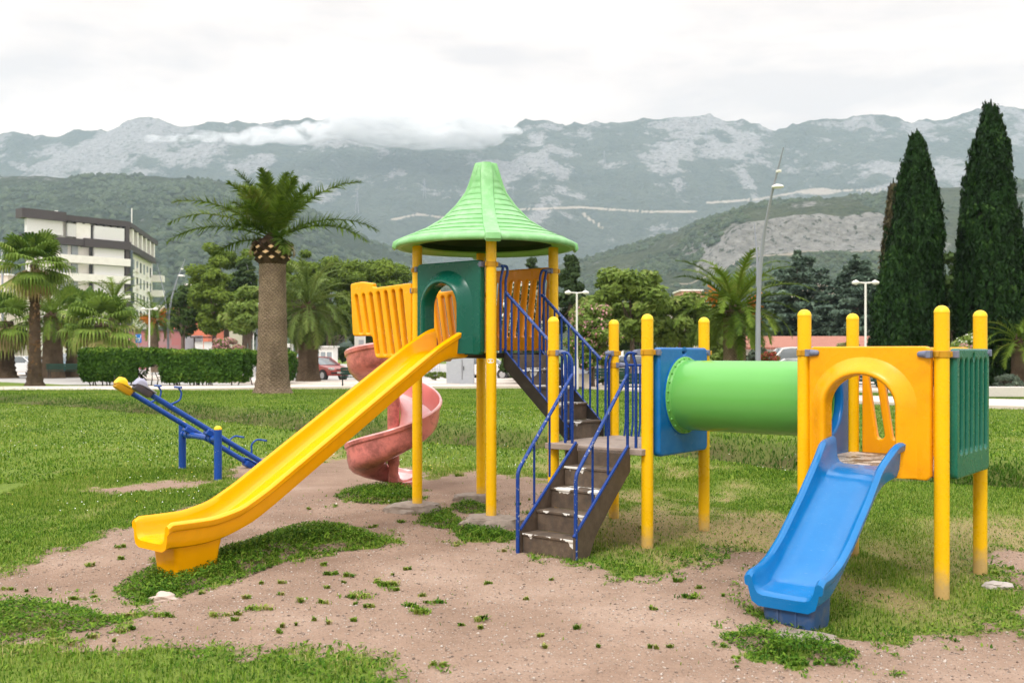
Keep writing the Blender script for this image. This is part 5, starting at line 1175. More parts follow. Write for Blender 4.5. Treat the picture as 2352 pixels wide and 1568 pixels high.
class Frame:
    def __init__(s, p0, p1, parent):
        s.p0 = Vector((*p0, 0)); d = Vector((*p1, 0)) - s.p0; s.L = d.length; s.e = d.normalized(); s.n = Vector((s.e.y, -s.e.x, 0)); s.parent = parent; s.o = Vector(parent.location)
    def block(s, m, u0, u1, z0, z1, d0, d1, mi=0):
        P = [s.p0 + s.e * u + s.n * d + Vector((0, 0, z)) - s.o for z in (z0, z1) for u, d in ((u0, d0), (u1, d0), (u1, d1), (u0, d1))]
        m.add(P, [(3, 2, 1, 0), (4, 5, 6, 7), (0, 1, 5, 4), (1, 2, 6, 5), (2, 3, 7, 6), (3, 0, 4, 7)], mi); return m
# apartment block
hl, hc_, hr = (-83.6, 169), (-70.9, 184), (-77.2, 216)
hb = empty('apartment_building', (-76, 185, 0)); tag(hb, 'white apartment block with dark roof band and glazed corner balconies', 'building')
HT = 26.0
back = (hl[0] + (hr[0] - hc_[0]), hl[1] + (hr[1] - hc_[1]))
m = MB(); P = [Vector((*p, 0)) for p in (hl, hc_, hr, back)]; ce = sum(P, Vector()) / 4
q = [ce + (p - ce) * .93 - Vector(hb.location) for p in P]
m.add([v + Vector((0, 0, z)) for z in (0, HT - .8) for v in q], [(0, 1, 5, 4), (1, 2, 6, 5), (2, 3, 7, 6), (3, 0, 4, 7), (4, 5, 6, 7)]); m.build('wall', M_white, hb, 0)
A_ = Frame(hl, hc_, hb); B_ = Frame(hc_, hr, hb)
def fb(fr, name, mat, u0, u1, z0, z1, d0, d1): m = MB(); fr.block(m, u0, u1, z0, z1, d0, d1); return m.build(name, mat, hb, 0)
fb(A_, 'roof_band', M_dkclad, 0, 7.6, HT - 1.35, HT + .25, -1.5, 1.0); fb(A_, 'roof_band', M_dkclad, 7.6, 19.9, HT - 1.1, HT - .1, -1.5, .4); fb(B_, 'roof_band', M_dkclad, .0, B_.L, HT - 1.05, HT - .12, -1.5, .35)
for k in range(9): fb(A_, 'roof_bracket', M_dkclad, 8.2 + 1.35 * k, 8.5 + 1.35 * k, HT - 1.35, HT - 1.1, -.5, .35)
fb(A_, 'storey_band', M_dkclad, .4, 11, HT - 5.3, HT - 4.1, -1.0, .5); fb(A_, 'storey_band', M_dkclad, 11, 19.8, HT - 5.4, HT - 3.9, -1.0, .75); fb(B_, 'storey_band', M_dkclad, 0, B_.L * .93, HT - 5.2, HT - 4.05, -1.0, .3)
for z in (8.2, 11.4, 14.6): fb(A_, 'balcony_front', M_white, 3, 19.7, HT - z - .2, HT - z + 1.15, -.9, .75)
fb(A_, 'corner_column', M_dkclad, 18.9, 19.65, HT - 20, HT - 1, -.8, .45); fb(B_, 'sign_column', M_dkglass, .0, 2.6, 3, HT - 5.2, -.6, .35)
for k, (z0, z1) in enumerate(((HT - 3.9, HT - 1.5), (HT - 7.05, HT - 5.35), (HT - 10.2, HT - 8.5), (HT - 13.4, HT - 11.7))):
    fb(A_, 'balcony_glass', M_blind, 13.0, 18.7, z0, z1, -.3, .25 if k else .35); fb(A_, 'balcony_recess', M_dkglass, 12.6, 18.8, z0, z1 + .1, -1.2, -.35)
    if k == 0: fb(A_, 'glazing', M_blind, 1.0, 7.2, z0 + .1, z1 + .2, -.4, .5); fb(A_, 'glazing', M_blind, 8.2, 9.8, z0 + .1, z1, -.5, .06); fb(A_, 'wall_pier', M_white, 9.8, 12.4, z0 - .2, z1 + .3, -.5, .12)
    else:
        for u in (7.4, 9.3): fb(A_, 'window', M_glass, u, u + 1.1, z0 + .05, z1, -.9, -.50)
for i in range(6): fb(B_, 'wall_pier', M_white, 3.2 + 5 * i, 4.5 + 5 * i, HT - 4.1, HT - 1.05, -1.0, .22); fb(B_, 'window', M_dkglass, 5.0 + 5 * i, 7.9 + 5 * i, HT - 3.9, HT - 1.3, -.9, -.46)
for k in range(4):
    for i in range(7):
        f = fb(B_, 'window', M_glass if (i + k) % 3 else M_dkglass, 3.6 + 4.0 * i, 5.0 + 4.0 * i, HT - 8.3 - 3.2 * k, HT - 6.3 - 3.2 * k, -.9, -.45)
    fb(B_, 'side_balcony', M_white, B_.L * .90, B_.L, HT - 9.0 - 3.2 * k, HT - 7.7 - 3.2 * k, -1.0, 1.8)
    for i in (2, 5): fb(B_, 'side_balcony', M_white, 3.2 + 4.0 * i, 5.4 + 4.0 * i, HT - 8.6 - 3.2 * k, HT - 7.7 - 3.2 * k, -.9, -.2)
m = MB(); m.tube([(4.2, 3, HT - .2), (4.2, 3, HT + 3)], .09, 6); m.build('roof_mast', M_white, hb); m = MB(); m.lathe([(.6, 0), (.6, .6), (.3, 1.0)], (-5, -8, HT - .1), 12); m.build('roof_vent', M_white, hb)
def house(label, x0, x1, y0, y1, Y, mat, depth=9, roof=None, wins=(), cat='building', name='building', top=None, group=None):
    a = at(x0, y0, Y); b = at(x1, y1, Y); X = (a.x + b.x) / 2; root = empty(name, (X, Y, 0)); tag(root, label, cat, group); W = abs(b.x - a.x); H = a.z; z0 = min(b.z, 0) - .2
    m = MB(); m.box((0, depth / 2, (H + z0) / 2), (W, depth, H - z0)); m.build('wall', mat, root, 0)
    if roof:
        m = MB(); m.box((0, depth / 2, H + .12), (W + .5, depth + .5, .24)); m.build('roof', roof, root, 0)
    for wx, wy0, ww, wy1 in wins:
        p = at(wx, wy0, Y); q = at(wx + ww, wy1, Y); m = MB(); m.box(((p.x + q.x) / 2 - X, -.0, (p.z + q.z) / 2), (abs(q.x - p.x), .08, abs(p.z - q.z))); m.build('window', M_dkglass, root, 0)
    return root
M_pinkw = plain('salmon_render', (.55, .30, .23), .85, .1, 1); M_cream = plain('cream_render', (.70, .63, .54), .85, .08, 1); M_redw = plain('orange_red_render', (.55, .17, .10), .85, .1, 1)
def tiles():
    t = NT('clay_roof_tiles'); co = t.coord(); w_ = t.n('ShaderNodeTexWave', {'Vector': co, 'Scale': 1.6, 'Distortion': .4}, bands_direction='X'); c = t.mix(t.noise(co, 2.5, 5), (.38, .135, .09), (.56, .26, .19)); c = t.mix(t.math('MULTIPLY', w_.outputs['Fac'], .45), c, (.22, .08, .055)); return t.done(t.bsdf(c, .9, t.bump(w_.outputs['Fac'], .8, .1)))
M_tile = tiles()
house('cream building with an orange facade behind the dark leaved tree', 428, 515, 655, 800, 150, M_cream, 10, M_white, [(440, 672, 10, 684), (470, 672, 10, 684), (452, 700, 12, 714), (486, 700, 12, 714)])
house('orange red low building behind the loose tree', 395, 478, 700, 800, 135, M_redw, 8, M_white, [(452, 712, 9, 724), (466, 730, 8, 742)])
house('pale house with a flat terrace roof on the slope at the right', 1540, 1625, 690, 800, 160, M_cream, 10, M_white, [(1555, 700, 14, 712), (1590, 700, 12, 712), (1560, 730, 12, 745)])
house('salmon upper storey house above the terrace house', 1566, 1612, 668, 720, 175, M_pinkw, 8, M_white, [(1572, 676, 7, 690), (1592, 676, 7, 690)])
house('cream building glimpsed between the two cedars', 1868, 1925, 655, 800, 110, M_cream, 9, M_white, [(1880, 672, 9, 684), (1900, 690, 9, 702)])
house('white building behind the right cedar and the lamp', 1975, 2040, 700, 810, 95, M_white, 9, None, [(1990, 715, 9, 728), (1990, 745, 9, 758)])
house('plain white building behind the landing posts', 1355, 1432, 775, 880, 72, M_white, 9, None, [(1385, 812, 10, 824)])
house('white low building at the right edge behind the palm', 2270, 2420, 800, 880, 66, M_white, 8, M_tile, [(2305, 822, 17, 838), (2285, 826, 10, 838), (2362, 826, 12, 842)])
house('pale slab roofed building at the far left edge behind the palms', -90, 18, 632, 800, 150, M_cream, 10, M_white, [(-5, 660, 10, 672)])
# long low tiled building
r0, r1 = at(1690, 797, 64), at(2075, 797, 64); root = empty('tiled_building', ((r0.x + r1.x) / 2, 64, 0)); tag(root, 'long low white building with a red tiled roof and arched openings', 'building'); W = r1.x - r0.x
m = MB(); m.add([(-W / 2, -.6, 2.06), (W / 2, -.6, 2.06), (W / 2, 5, 2.86), (-W / 2, 5, 2.86), (-W / 2, 8, 2.2), (W / 2, 8, 2.2)], [(0, 1, 2, 3), (3, 2, 5, 4)]); o = m.build('roof', M_tile, root, 0); s_ = o.modifiers.new('thick', 'SOLIDIFY'); s_.thickness = .14
m = MB(); m.box((0, 4, 1.0), (W - .4, 7.4, 2.0)); m.build('wall', M_white, root, 0)
for i in range(8):
    x = -W / 2 + W * (i + .5) / 8; me = flat_panel('arch_opening', arch_pts(x - .45, x + .45, .15, 1.55), [], .06, .005, MBP(.28)); link('arch_opening', me, M_dkglass, root)
# mural wall
a, b = at(296, 757, 100), at(424, 757, 100)
def mural():
    t = NT('painted_wall'); co = t.coord(); br = t.n('ShaderNodeTexBrick', {'Vector': t.n('ShaderNodeMapping', {'Vector': co, 'Rotation': (PI / 2, 0, 0)}), 'Scale': 1.0, 'Mortar Size': 0.0, 'Brick Width': 1.5, 'Row Height': .62, 'Color1': (.48, .12, .11, 1), 'Color2': (.27, .25, .26, 1), 'Bias': -.25}); return t.done(t.bsdf(t.mix(t.noise(co, 3, 4), br.outputs['Color'], (.36, .19, .19)), .85))
root = empty('painted_wall', ((a.x + b.x) / 2, 100, 0)); tag(root, 'wall painted with red and grey blocks behind the hedge', 'wall'); W = b.x - a.x
m = MB(); m.box((0, .3, a.z / 2 - .1), (W, .6, a.z)); m.build('wall_face', mural(), root, 0); m = MB(); m.box((0, .3, a.z - .02), (W + .3, .9, .18)); m.build('coping', M_dkclad, root, 0)
a, b = at(425, 768, 99), at(462, 768, 99); root = empty('grey_wall', ((a.x + b.x) / 2, 99, 0)); tag(root, 'plain grey wall right of the red and grey painted wall', 'wall'); m = MB(); m.box((0, .3, a.z / 2 - .1), (b.x - a.x, .6, a.z)); m.build('wall_face', plain('grey_render', (.40, .39, .42), .9, .1), root, 0)
# ------------------------------------------------------------------ street furniture
M_steel = plain('galvanised_steel', (.30, .32, .37), .45, .1, 3, metal=.3); M_lamp = plain('lamp_white', (.75, .74, .70), .4, .05); M_dgbench = plain('dark_green_slats', (.010, .045, .030), .5, .2, 5); M_iron = plain('black_iron', (.015, .016, .018), .5)
def v_lamp(label, x, Y, sc=1.0, rz=0.0, lh=9.5, lo=.95, jz=3.3):
    root = empty('street_lamp', (Xof(x, Y), Y, gz(Xof(x, Y), Y)), rz); tag(root, label, 'street lamp', 'twin armed street lamps')
    m = MB(); m.tube([(0, 0, -.2), (0, 0, 2.0), (.01, 0, 3.6), (.10, 0, 5.1), (.34, 0, 6.6), (.82, 0, 8.2), (1.5, 0, 9.9)], [.115, .105, .095, .085, .07, .05, .02], 14); m.build('pole', M_steel, root, 60)
    dz = lh - jz; m = MB(); m.tube([(-.02, 0, jz), (-.08 * lo, 0, jz + .27 * dz), (-.32 * lo, 0, jz + .56 * dz), (-lo, 0, lh)], [.07, .055, .04, .014], 10); m.build('arm', M_steel, root, 60)
    m = MB(); rings = []
    for t, w_, h in ((0, .05, .05), (.12, .14, .10), (.35, .20, .13), (.55, .15, .09), (.70, .03, .03)):
        rings.append([Vector((.86 + t * .9, w_ * math.cos(q), 8.42 + h * math.sin(q) * (1 if math.sin(q) > 0 else .45) - .05 * t)) for q in np.linspace(0, 2 * PI, 14, endpoint=False)])
    m.loft(rings); m.build('lamp_head', M_lamp, root, 60)
    m = MB(); m.box((1.22, 0, 9.02), (.22, .12, .10)); m.build('camera_box', M_lamp, root, bevel=.02)
    root.scale = (sc, sc, sc); return root
v_lamp('tall twin armed lamp in front of the cedars', 1741, 35.2, .88, R(-64), 7.2, .24, 4.6)
v_lamp('twin armed lamp above the red and grey wall', 386, 87)
v_lamp('twin armed lamp partly hidden by the big palm trunk', 590, 88, rz=R(40))
v_lamp('twin armed lamp whose white head shows under the tower roof', 985, 84)
v_lamp('lamp pole at the far left edge of the lawn', 6, 72, rz=R(120))
def t_lamp(label, x, ytop, Y):
    p = at(x, ytop, Y); g_ = gz(p.x, Y); root = empty('street_lamp', (p.x, Y, g_)); tag(root, label, 'street lamp', 'white T headed lamps'); H = p.z - g_; w_ = .55
    m = MB(); m.tube([(0, 0, -.2), (0, 0, 1.4), (0, 0, 1.41), (0, 0, H)], [.085, .085, .05, .045], 10); m.build('pole', M_lamp, root, 60)
    for s in (-1, 1):
        m = MB(); m.tube([(0, 0, H), (s * w_ * .5, 0, H + .02), (s * w_ * .55, 0, H + .03)], [.035, .035, .05], 8); m.tube([(s * w_ * .5, 0, H + .02), (s * w_ * .7, 0, H + .03), (s * w_, 0, H + .01)], [.05, .11, .05], 10); m.build('lamp_head', M_lamp, root, 60)
t_lamp('white T headed lamp next to the blue road sign', 343, 710, 66); t_lamp('white T headed lamp right of the tower roof', 1325, 673, 46); t_lamp('white T headed lamp left of the cypresses', 1988, 650, 41); t_lamp('white T headed lamp behind the twin armed lamp by the big palm', 582, 700, 80)
# road sign: white arrows on blue
M_signb = plain('sign_blue', (.015, .16, .52), .4, .05); M_signw = plain('sign_white', (.78, .78, .76), .4, .04)
p = at(318, 777, 65); root = empty('road_sign', (p.x, 65, 0)); tag(root, 'blue road sign with a white branching arrow', 'road sign')
m = MB(); m.tube([(0, .05, 0), (0, .05, p.z + .3)], .03, 8); m.build('pole', M_steel, root)
me = flat_panel('sign_plate', rrect(-.20, p.z - .28, .20, p.z + .28, .04), [], .02, .002, MBP(0)); sp = link('sign_plate', me, M_signb, root)
m = MB()
for pts in ([(-.10, -.2), (-.06, -.2), (-.06, .0), (-.13, .10), (-.13, .2), (-.17, .2), (-.17, .09), (-.10, -.02)],): 
    for s in (-1, 1): m.add([(s * x_, -.013, p.z + z_) for x_, z_ in pts], [tuple(range(8))])
m.add([(-.02, -.013, p.z - .2), (.02, -.013, p.z - .2), (.02, -.013, p.z - .1), (-.02, -.013, p.z - .1)], [(0, 1, 2, 3)]); m.add([(-.02, -.013, p.z - .05), (.02, -.013, p.z - .05), (.02, -.013, p.z + .05), (-.02, -.013, p.z + .05)], [(0, 1, 2, 3)])
m.build('arrow', M_signw, sp, 0)
# notice board
p = at(468, 776, 80); root = empty('notice_board', (p.x, 80, 0)); tag(root, 'roofed notice board with two white panels behind the hedge', 'notice board')
M_wood = plain('brown_wood', (.06, .03, .02), .7, .3, 6)
for s in (-.75, .75): m = MB(); m.box((s, 0, p.z / 2), (.1, .1, p.z)); m.build('post', M_wood, root)
for s in (-.36, .36): m = MB(); m.box((s, -.06, p.z - .85), (.66, .04, 1.1)); m.build('board_panel', M_signw, root)
m = MB(); m.box((0, -.1, p.z + .05), (1.9, .7, .09)); m.build('roof', M_wood, root)
# kiosk, white box, grey cabinet, litter boxes
p = at(742, 797, 76); root = empty('kiosk', (p.x, 76, 0)); tag(root, 'small white kiosk with three windows behind the red car', 'kiosk'); m = MB(); m.box((0, 1, p.z / 2), (1.55, 2, p.z)); m.build('wall', M_white, root, 0); m = MB(); m.box((0, .95, p.z + .05), (1.8, 2.3, .10)); m.build('roof', M_lamp, root, 0)
for s in (-.48, 0, .48): m = MB(); m.box((s, -.012, p.z * .55), (.36, .05, p.z * .55)); m.build('window', M_glass, root, 0)
p = at(662, 789, 70); root = empty('advertising_box', (p.x, 70, 0)); tag(root, 'tall white display box right of the big palm trunk', 'display box'); m = MB(); m.box((0, .2, p.z / 2), (.55, .4, p.z)); m.build('case', M_lamp, root, bevel=.03); m = MB(); m.box((.06, -.005, p.z * .66), (.22, .03, p.z * .45)); m.build('poster', M_dkglass, root, 0)
p = at(1057, 819, 52); root = empty('electrical_cabinet', (p.x, 52, 0)); tag(root, 'pale grey electrical cabinet on the paving behind the tower', 'cabinet'); M_cab = plain('pale_grey_paint', (.42, .44, .48), .5, .1, 2, dirt=(.6, .6, .58), damt=.4)
m = MB(); m.box((0, .3, p.z / 2), (1.45, .6, p.z)); m.build('case', M_cab, root, bevel=.02); m = MB(); m.box((.1, -.01, p.z * .55), (.02, .03, p.z * .7)); m.build('door_seam', M_dkclad, root, 0); m = MB(); m.box((.18, -.02, p.z * .6), (.04, .05, .2)); m.build('handle', M_iron, root, 0)
p = at(826, 770, 60); root = empty('white_box', (p.x, 60, 0)); tag(root, 'narrow white post box behind the top of the red spiral slide', 'box'); m = MB(); m.box((0, .2, p.z / 2), (.62, .4, p.z)); m.build('case', M_lamp, root, bevel=.02); m = MB(); m.box((.1, -.004, p.z * .8), (.3, .02, p.z * .2)); m.build('label_plate', M_cab, root, 0)
# benches
def bench(label, x, y, rz=0, arms=True, L=1.7):
    X, Y = gp(x, y, .1); root = empty('park_bench', (X, Y, .10), rz); tag(root, label, 'bench', 'green park benches along the paving')
    for k in range(4): pass
    m = MB(); [m.box((0, -.20 + .115 * k, .43), (L, .10, .035)) for k in range(4)]; m.build('seat', M_dgbench, root, bevel=.006)
    m = MB(); [m.box((0, .235 + .03 * k, .58 + .13 * k), (L, .03, .11)) for k in range(3)]; m.build('backrest', M_dgbench, root, bevel=.006)
    for s in (-L / 2 + .12, L / 2 - .12):
        m = MB(); m.tube([(s, -.26, 0), (s, -.16, .22), (s, -.2, .41), (s, .2, .41), (s, .32, .9)], .022, 6); m.tube([(s, .28, 0), (s, .14, .2), (s, .18, .42)], .022, 6); m.tube([(s, .27, .66), (s, -.05, .66), (s, -.22, .60), (s, -.2, .43)], .016, 6); m.build('leg', M_iron, root, 60)
    return root
b0 = bench('green bench left of the hedge by the shaggy fan palm', 150, 866.5, PI + .15, L=2.2); bench('green bench beside the red car behind the spiral slide', 822, 886, .1); bench('green bench seen between the landing posts', 1450, 916, PI, L=1.75); bench('dark bench seen through the orange arch', 1992, 908, PI, L=1.9); bench('green bench half hidden behind the stair handrails', 1405, 890, PI, L=1.6)
p = gp(1330, 885); m = MB(); m.box((0, 0, .3), (1.5, .5, .62)); o = m.build('stone_block', M_path, None, bevel=.03, loc=(*gp(1318, 893), .1)); tag(o, 'pale stone block behind the upper stair railing', 'stone block')
# railings and low walls behind the paving
def railing(label, x0, x1, y, H=1.1, step=.16, mat=M_steel):
    a, b = Vector((*gp(x0, y), 0)), Vector((*gp(x1, y), 0)); root = empty('metal_fence', a); tag(root, label, 'fence'); d = b - a; n = int(d.length / step)
    m = MB(); [m.tube([d * (i / n) + Vector((0, 0, .1)), d * (i / n) + Vector((0, 0, H))], .012, 5) for i in range(n + 1)]; o = m.build('bars', mat, root, 60)
    m = MB(); m.tube([Vector((0, 0, H)), d + Vector((0, 0, H))], .022, 6); m.tube([Vector((0, 0, .15)), d + Vector((0, 0, .15))], .018, 6); m.build('rail', mat, root, 60)
    for i in range(int(d.length / 2.2) + 1): m = MB(); p_ = d.normalized() * 2.2 * i; m.box(p_ + Vector((0, 0, H / 2)), (.06, .06, H + .1)); m.build('post', mat, root, 0)
railing('grey railing behind the shrubs right of the red car', 800, 1010, 868); railing('dark railing behind the stairs and landing', 1340, 1530, 866); railing('grey wire fence by the bushes at the right edge', 2262, 2420, 892, 1.4, .22)
a, b = gp(2255, 916), gp(2420, 921); m = MB(); m.box((0, 0, .25), (math.dist(a, b) + 1, .4, .36)); o = m.build('low_wall', M_kerb, None, bevel=.02, loc=((a[0] + b[0]) / 2, (a[1] + b[1]) / 2, .05)); tag(o, 'low white kerb wall under the bush at the right edge', 'low wall')
# ------------------------------------------------------------------ vehicles
def carpaint(name, c):
    t = NT(name); co = t.coord(); return t.done(t.bsdf(t.mix(t.noise(co, 1.5, 3), sc3(c, .92), sc3(c, 1.05)), .28, Coat_Weight=.6, Coat_Roughness=.08))
M_tyre = plain('tyre_rubber', (.02, .02, .021), .85); M_rim = plain('wheel_rim', (.45, .45, .46), .35, .1, metal=.5); M_light = plain('headlight_glass', (.62, .63, .64), .1, .1, spec=.8); M_tail = plain('tail_light', (.35, .02, .02), .2); M_trim = plain('black_trim', (.03, .03, .032), .6); M_wscr = plain('car_glass', (.10, .12, .13), .06, .3, 1, spec=1.0)
def car(label, X, Y, yaw, body, L=3.85, W=1.65, H=1.42, kind='hatch', roofm=None, z=.04):
    root = empty('parked_car', (X, Y, z), yaw); tag(root, label, 'car'); l = L / 2
    # outline along the car (x forward): bonnet, windscreen, roof, tail
    sh = {'hatch': ([(-l, .50), (-l + .03, .86), (-l + .12, .95), (l * .42, .93), (l * .80, .80), (l - .06, .66), (l, .48), (l - .03, .28), (-l + .05, .28)], [(-l + .10, .93), (-l + .42, H - .05), (-l * .25, H), (l * .02, H - .03), (l * .46, .93)]),
          'suv': ([(-l, .55), (-l + .02, 1.02), (-l + .08, 1.08), (l * .46, 1.06), (l * .86, .98), (l - .04, .86), (l, .58), (l - .03, .34), (-l + .04, .34)], [(-l + .06, 1.05), (-l + .22, H - .04), (-l * .1, H), (l * .16, H - .03), (l * .50, 1.05)]),
          'van': ([(-l, .5), (-l, 1.0), (-l + .03, 1.05), (l * .72, 1.02), (l * .9, .9), (l - .03, .7), (l, .5), (l - .03, .3), (-l + .03, .3)], [(-l + .02, 1.0), (-l + .06, H), (l * .25, H), (l * .40, H - .05), (l * .74, 1.0)])}[kind]
    def solid(out, ws):
        m = MB(); n = len(out); vs = []; rows = [-1, -.93, 0, .93, 1]
        for r_ in rows:
            for x_, z_ in out:
                k = ws(x_, z_); ins = .94 if abs(r_) == 1 else 1.0; vs.append(((x_) * (1 if abs(r_) < 1 else .985), r_ * k * W / 2, .62 + (z_ - .62) * ins))
        fs = [(j * n + i, j * n + (i + 1) % n, (j + 1) * n + (i + 1) % n, (j + 1) * n + i) for j in range(4) for i in range(n)] + [tuple(range(n)), tuple(4 * n + i for i in range(n - 1, -1, -1))]
        m.add(vs, fs); return m
    def bw(x_, z_): return 1 - .10 * max(0, abs(x_) / l - .7) / .3
    solid(sh[0], bw).build('body', body, root, 40, bevel=.04)
    gw = lambda x_, z_: .93 - .13 * (z_ - .93) / (H - .93)
    solid([(x_, z_) for x_, z_ in sh[1]], gw).build('window', M_wscr, root, 40, bevel=.02)
    rf = sh[1][1:4]; m = MB(); vs = [(x_, s * (gw(x_, z_) * W / 2 - .02), z_ + dz) for s in (-1, 1) for dz in (-.035, .018) for x_, z_ in rf]
    m.add(vs, [(3, 4, 10, 9), (4, 5, 11, 10), (0, 1, 4, 3), (1, 2, 5, 4), (6, 7, 10, 9), (7, 8, 11, 10), (0, 3, 9, 6), (2, 5, 11, 8)]); m.build('roof', roofm or body, root, 40, bevel=.015)
    for s in (-1, 1):
        xm = (sh[1][1][0] + sh[1][3][0]) / 2; pil = [((xm - .1, .93), (xm - .08, H - .03))] + [(sh[1][i], sh[1][i + 1]) for i in (0, len(sh[1]) - 2)]
        for (xa, za), (xb, zb_) in pil: m = MB(); m.tube([(xa, s * gw(xa, za) * W / 2, za), (xb, s * (gw(xb, zb_) * W / 2 - .01), zb_)], .035, 6); m.build('window_pillar', body, root, 60)
    for sx in (-.62, .64):
        for s in (-1, 1):
            m = MB(); T = Matrix.Translation((sx * l, s * (W / 2 - .09), .30)) @ Matrix.Rotation(PI / 2, 4, 'X'); m.lathe([(.2, -.09), (.30, -.085), (.31, -.05), (.31, .05), (.30, .085), (.2, .09)], n=24, M=T); wo_ = m.build('wheel', M_tyre, root)
            m = MB(); m.lathe([(.19, -.093), (.20, -.095), (.20, .095), (.19, .093)], n=20, M=T); m.build('rim', M_rim, wo_)
            m = MB(); m.lathe([(.365, -.10), (.365, .088)], n=24, M=T); m.build('wheel_arch', M_trim, root)
    for s in (-1, 1):
        m = MB(); m.box((l - .13, s * (W / 2 - .26), .70 if kind == 'hatch' else .82), (.22, .34, .15), rz=-s * .25); m.build('headlight', M_light, root, bevel=.03)
        m = MB(); m.box((-l + .04, s * (W / 2 - .14), .82), (.10, .16, .3)); m.build('tail_light', M_tail, root, bevel=.02)
        m = MB(); m.box((l * .36, s * (W / 2 + .05), .98 if kind == 'hatch' else 1.1), (.10, .16, .11)); m.build('mirror', body, root, bevel=.03)
    m = MB(); m.box((l - .01, 0, .45), (.08, W * .82, .10)); m.build('bumper_strip', M_trim, root, bevel=.02); m = MB(); m.box((l + .012, 0, .47), (.06, .5, .11)); m.build('number_plate', M_signw, root); m = MB(); m.box((l - .06, 0, .66), (.08, .5, .06)); m.build('grille', M_trim, root, bevel=.02)
    return root
M_redcar = carpaint('faded_red_paint', (.40, .045, .035)); M_whitecar = carpaint('white_paint', (.78, .78, .78)); M_teal = carpaint('teal_paint', (.025, .16, .24)); M_greycar = carpaint('grey_paint', (.33, .35, .38)); M_dkcar = carpaint('dark_blue_paint', (.04, .06, .09))
car('faded red hatchback parked behind the drooping date palm', Xof(733, 61), 61.5, R(-42), M_redcar)
car('white hatchback parked behind the shaggy fan palm', Xof(72, 72), 72, R(-28), M_whitecar, 4.2, 1.75, 1.42)
car('teal off road car with a white roof beside the hedge', Xof(152, 72), 72, R(-48), M_teal, 4.1, 1.78, 1.62, 'suv', M_whitecar)
car('white car whose roof shows above the green tunnel', Xof(1825, 36), 36, R(190), M_whitecar, 4.2, 1.75, 1.46)
car('white van parked behind the white car by the tunnel', Xof(1838, 48), 48, R(176), M_whitecar, 4.8, 1.9, 1.92, 'van')
car('white car right of the grey cabinet', Xof(1120, 64), 64, R(-20), M_whitecar, 4.1, 1.7, 1.45)
car('dark blue car behind the red hatchback', Xof(688, 78), 78, R(-60), M_dkcar, 4.3, 1.75, 1.6, 'suv')
car('grey car behind the shrubs right of the kiosk', Xof(862, 84), 84, R(10), M_greycar, 4.3, 1.75, 1.5)
car('silver car seen through the stair railing', Xof(1405, 62), 62, R(5), M_greycar, 4.2, 1.7, 1.45)
car('white car seen between the landing posts', Xof(1475, 60), 60, R(15), M_whitecar, 4.2, 1.7, 1.5)
# ------------------------------------------------------------------ mountains
RIDGE = [(-700, 310), (-300, 296), (-100, 302), (0, 313), (30, 303), (75, 319), (170, 303), (250, 301), (310, 278), (350, 275), (420, 293), (500, 284), (570, 284), (640, 277), (700, 276), (775, 263), (830, 272), (900, 252), (945, 246), (1020, 264), (1100, 280), (1170, 287), (1255, 277), (1310, 291), (1400, 286), (1480, 277), (1560, 272), (1640, 272), (1720, 285), (1760, 298), (1830, 293), (1920, 275), (2000, 268), (2060, 275), (2090, 286), (2150, 272), (2250, 256), (2320, 252), (2400, 260), (2600, 280), (3000, 300)]
LEFTH = [(-700, 380), (-200, 388), (0, 399), (130, 403), (250, 398), (350, 397), (430, 403), (540, 413), (620, 432), (700, 472), (780, 512), (860, 552), (960, 596), (1080, 640), (1200, 690), (1400, 770), (1600, 815)]
RIGHTH = [(1020, 800), (1150, 690), (1230, 625), (1310, 597), (1390, 577), (1470, 552), (1560, 526), (1660, 491), (1720, 466), (1800, 458), (1900, 451), (2000, 441), (2100, 432), (2200, 426), (2300, 412), (2450, 400), (2800, 390), (3200, 420)]
def prof_fn(tab, Y):
    xs = np.array([Xof(x, Y) for x, _ in tab]); zs = np.array([EYE - (y - HZ) / FPX * Y for _, y in tab]); return lambda X: np.interp(X, xs, zs)
YR, YL, YRH = 4600.0, 2000.0, 1750.0
fR, fL, fRH = prof_fn(RIDGE, YR), prof_fn(LEFTH, YL), prof_fn(RIGHTH, YRH)
def far_h(X, Y):
    t = np.clip((Y - 2300) / (YR - 2300), 0, 1.3); k = X * YR / np.maximum(Y, 1)
    base = fR(X * (.35 + .65 * YR / np.maximum(Y, 2000)) )
    slope = np.where(t < 1, .10 * t + .90 * t ** 1.75, 1 - (t - 1) * 1.8)
    n = ridged(X / 430 + 3 + .4 * fbm(X / 700, Y / 500, 3, 6), Y / 1300, 6, 3) - .55; n2 = fbm(X / 170, Y / 260, 5, 8) - .5
    env = np.clip(4 * t * (1.02 - t), 0, 1)
    return np.maximum(base * slope + env * (190 * n + 80 * n2) + (1 - env) * 60 * (ridged(X / 110, Y / 110, 4, 12) - .55) * (t > .5), -20)
def left_h(X, Y):
    t = np.clip((Y - 900) / (YL - 900), 0, 1.5); s = np.where(t < 1, t ** 1.25, 1 - (t - 1) * 1.6); env = np.clip(4 * t * (1.03 - t), 0, 1)
    return fL(X * YL / np.maximum(Y, 900)) * s + env * (60 * (ridged(X / 300, Y / 420, 5, 21) - .55) + 22 * (fbm(X / 60, Y / 90, 4, 25) - .5)) + 7 * (fbm(X / 25, Y / 25, 3, 29) - .5) - 3
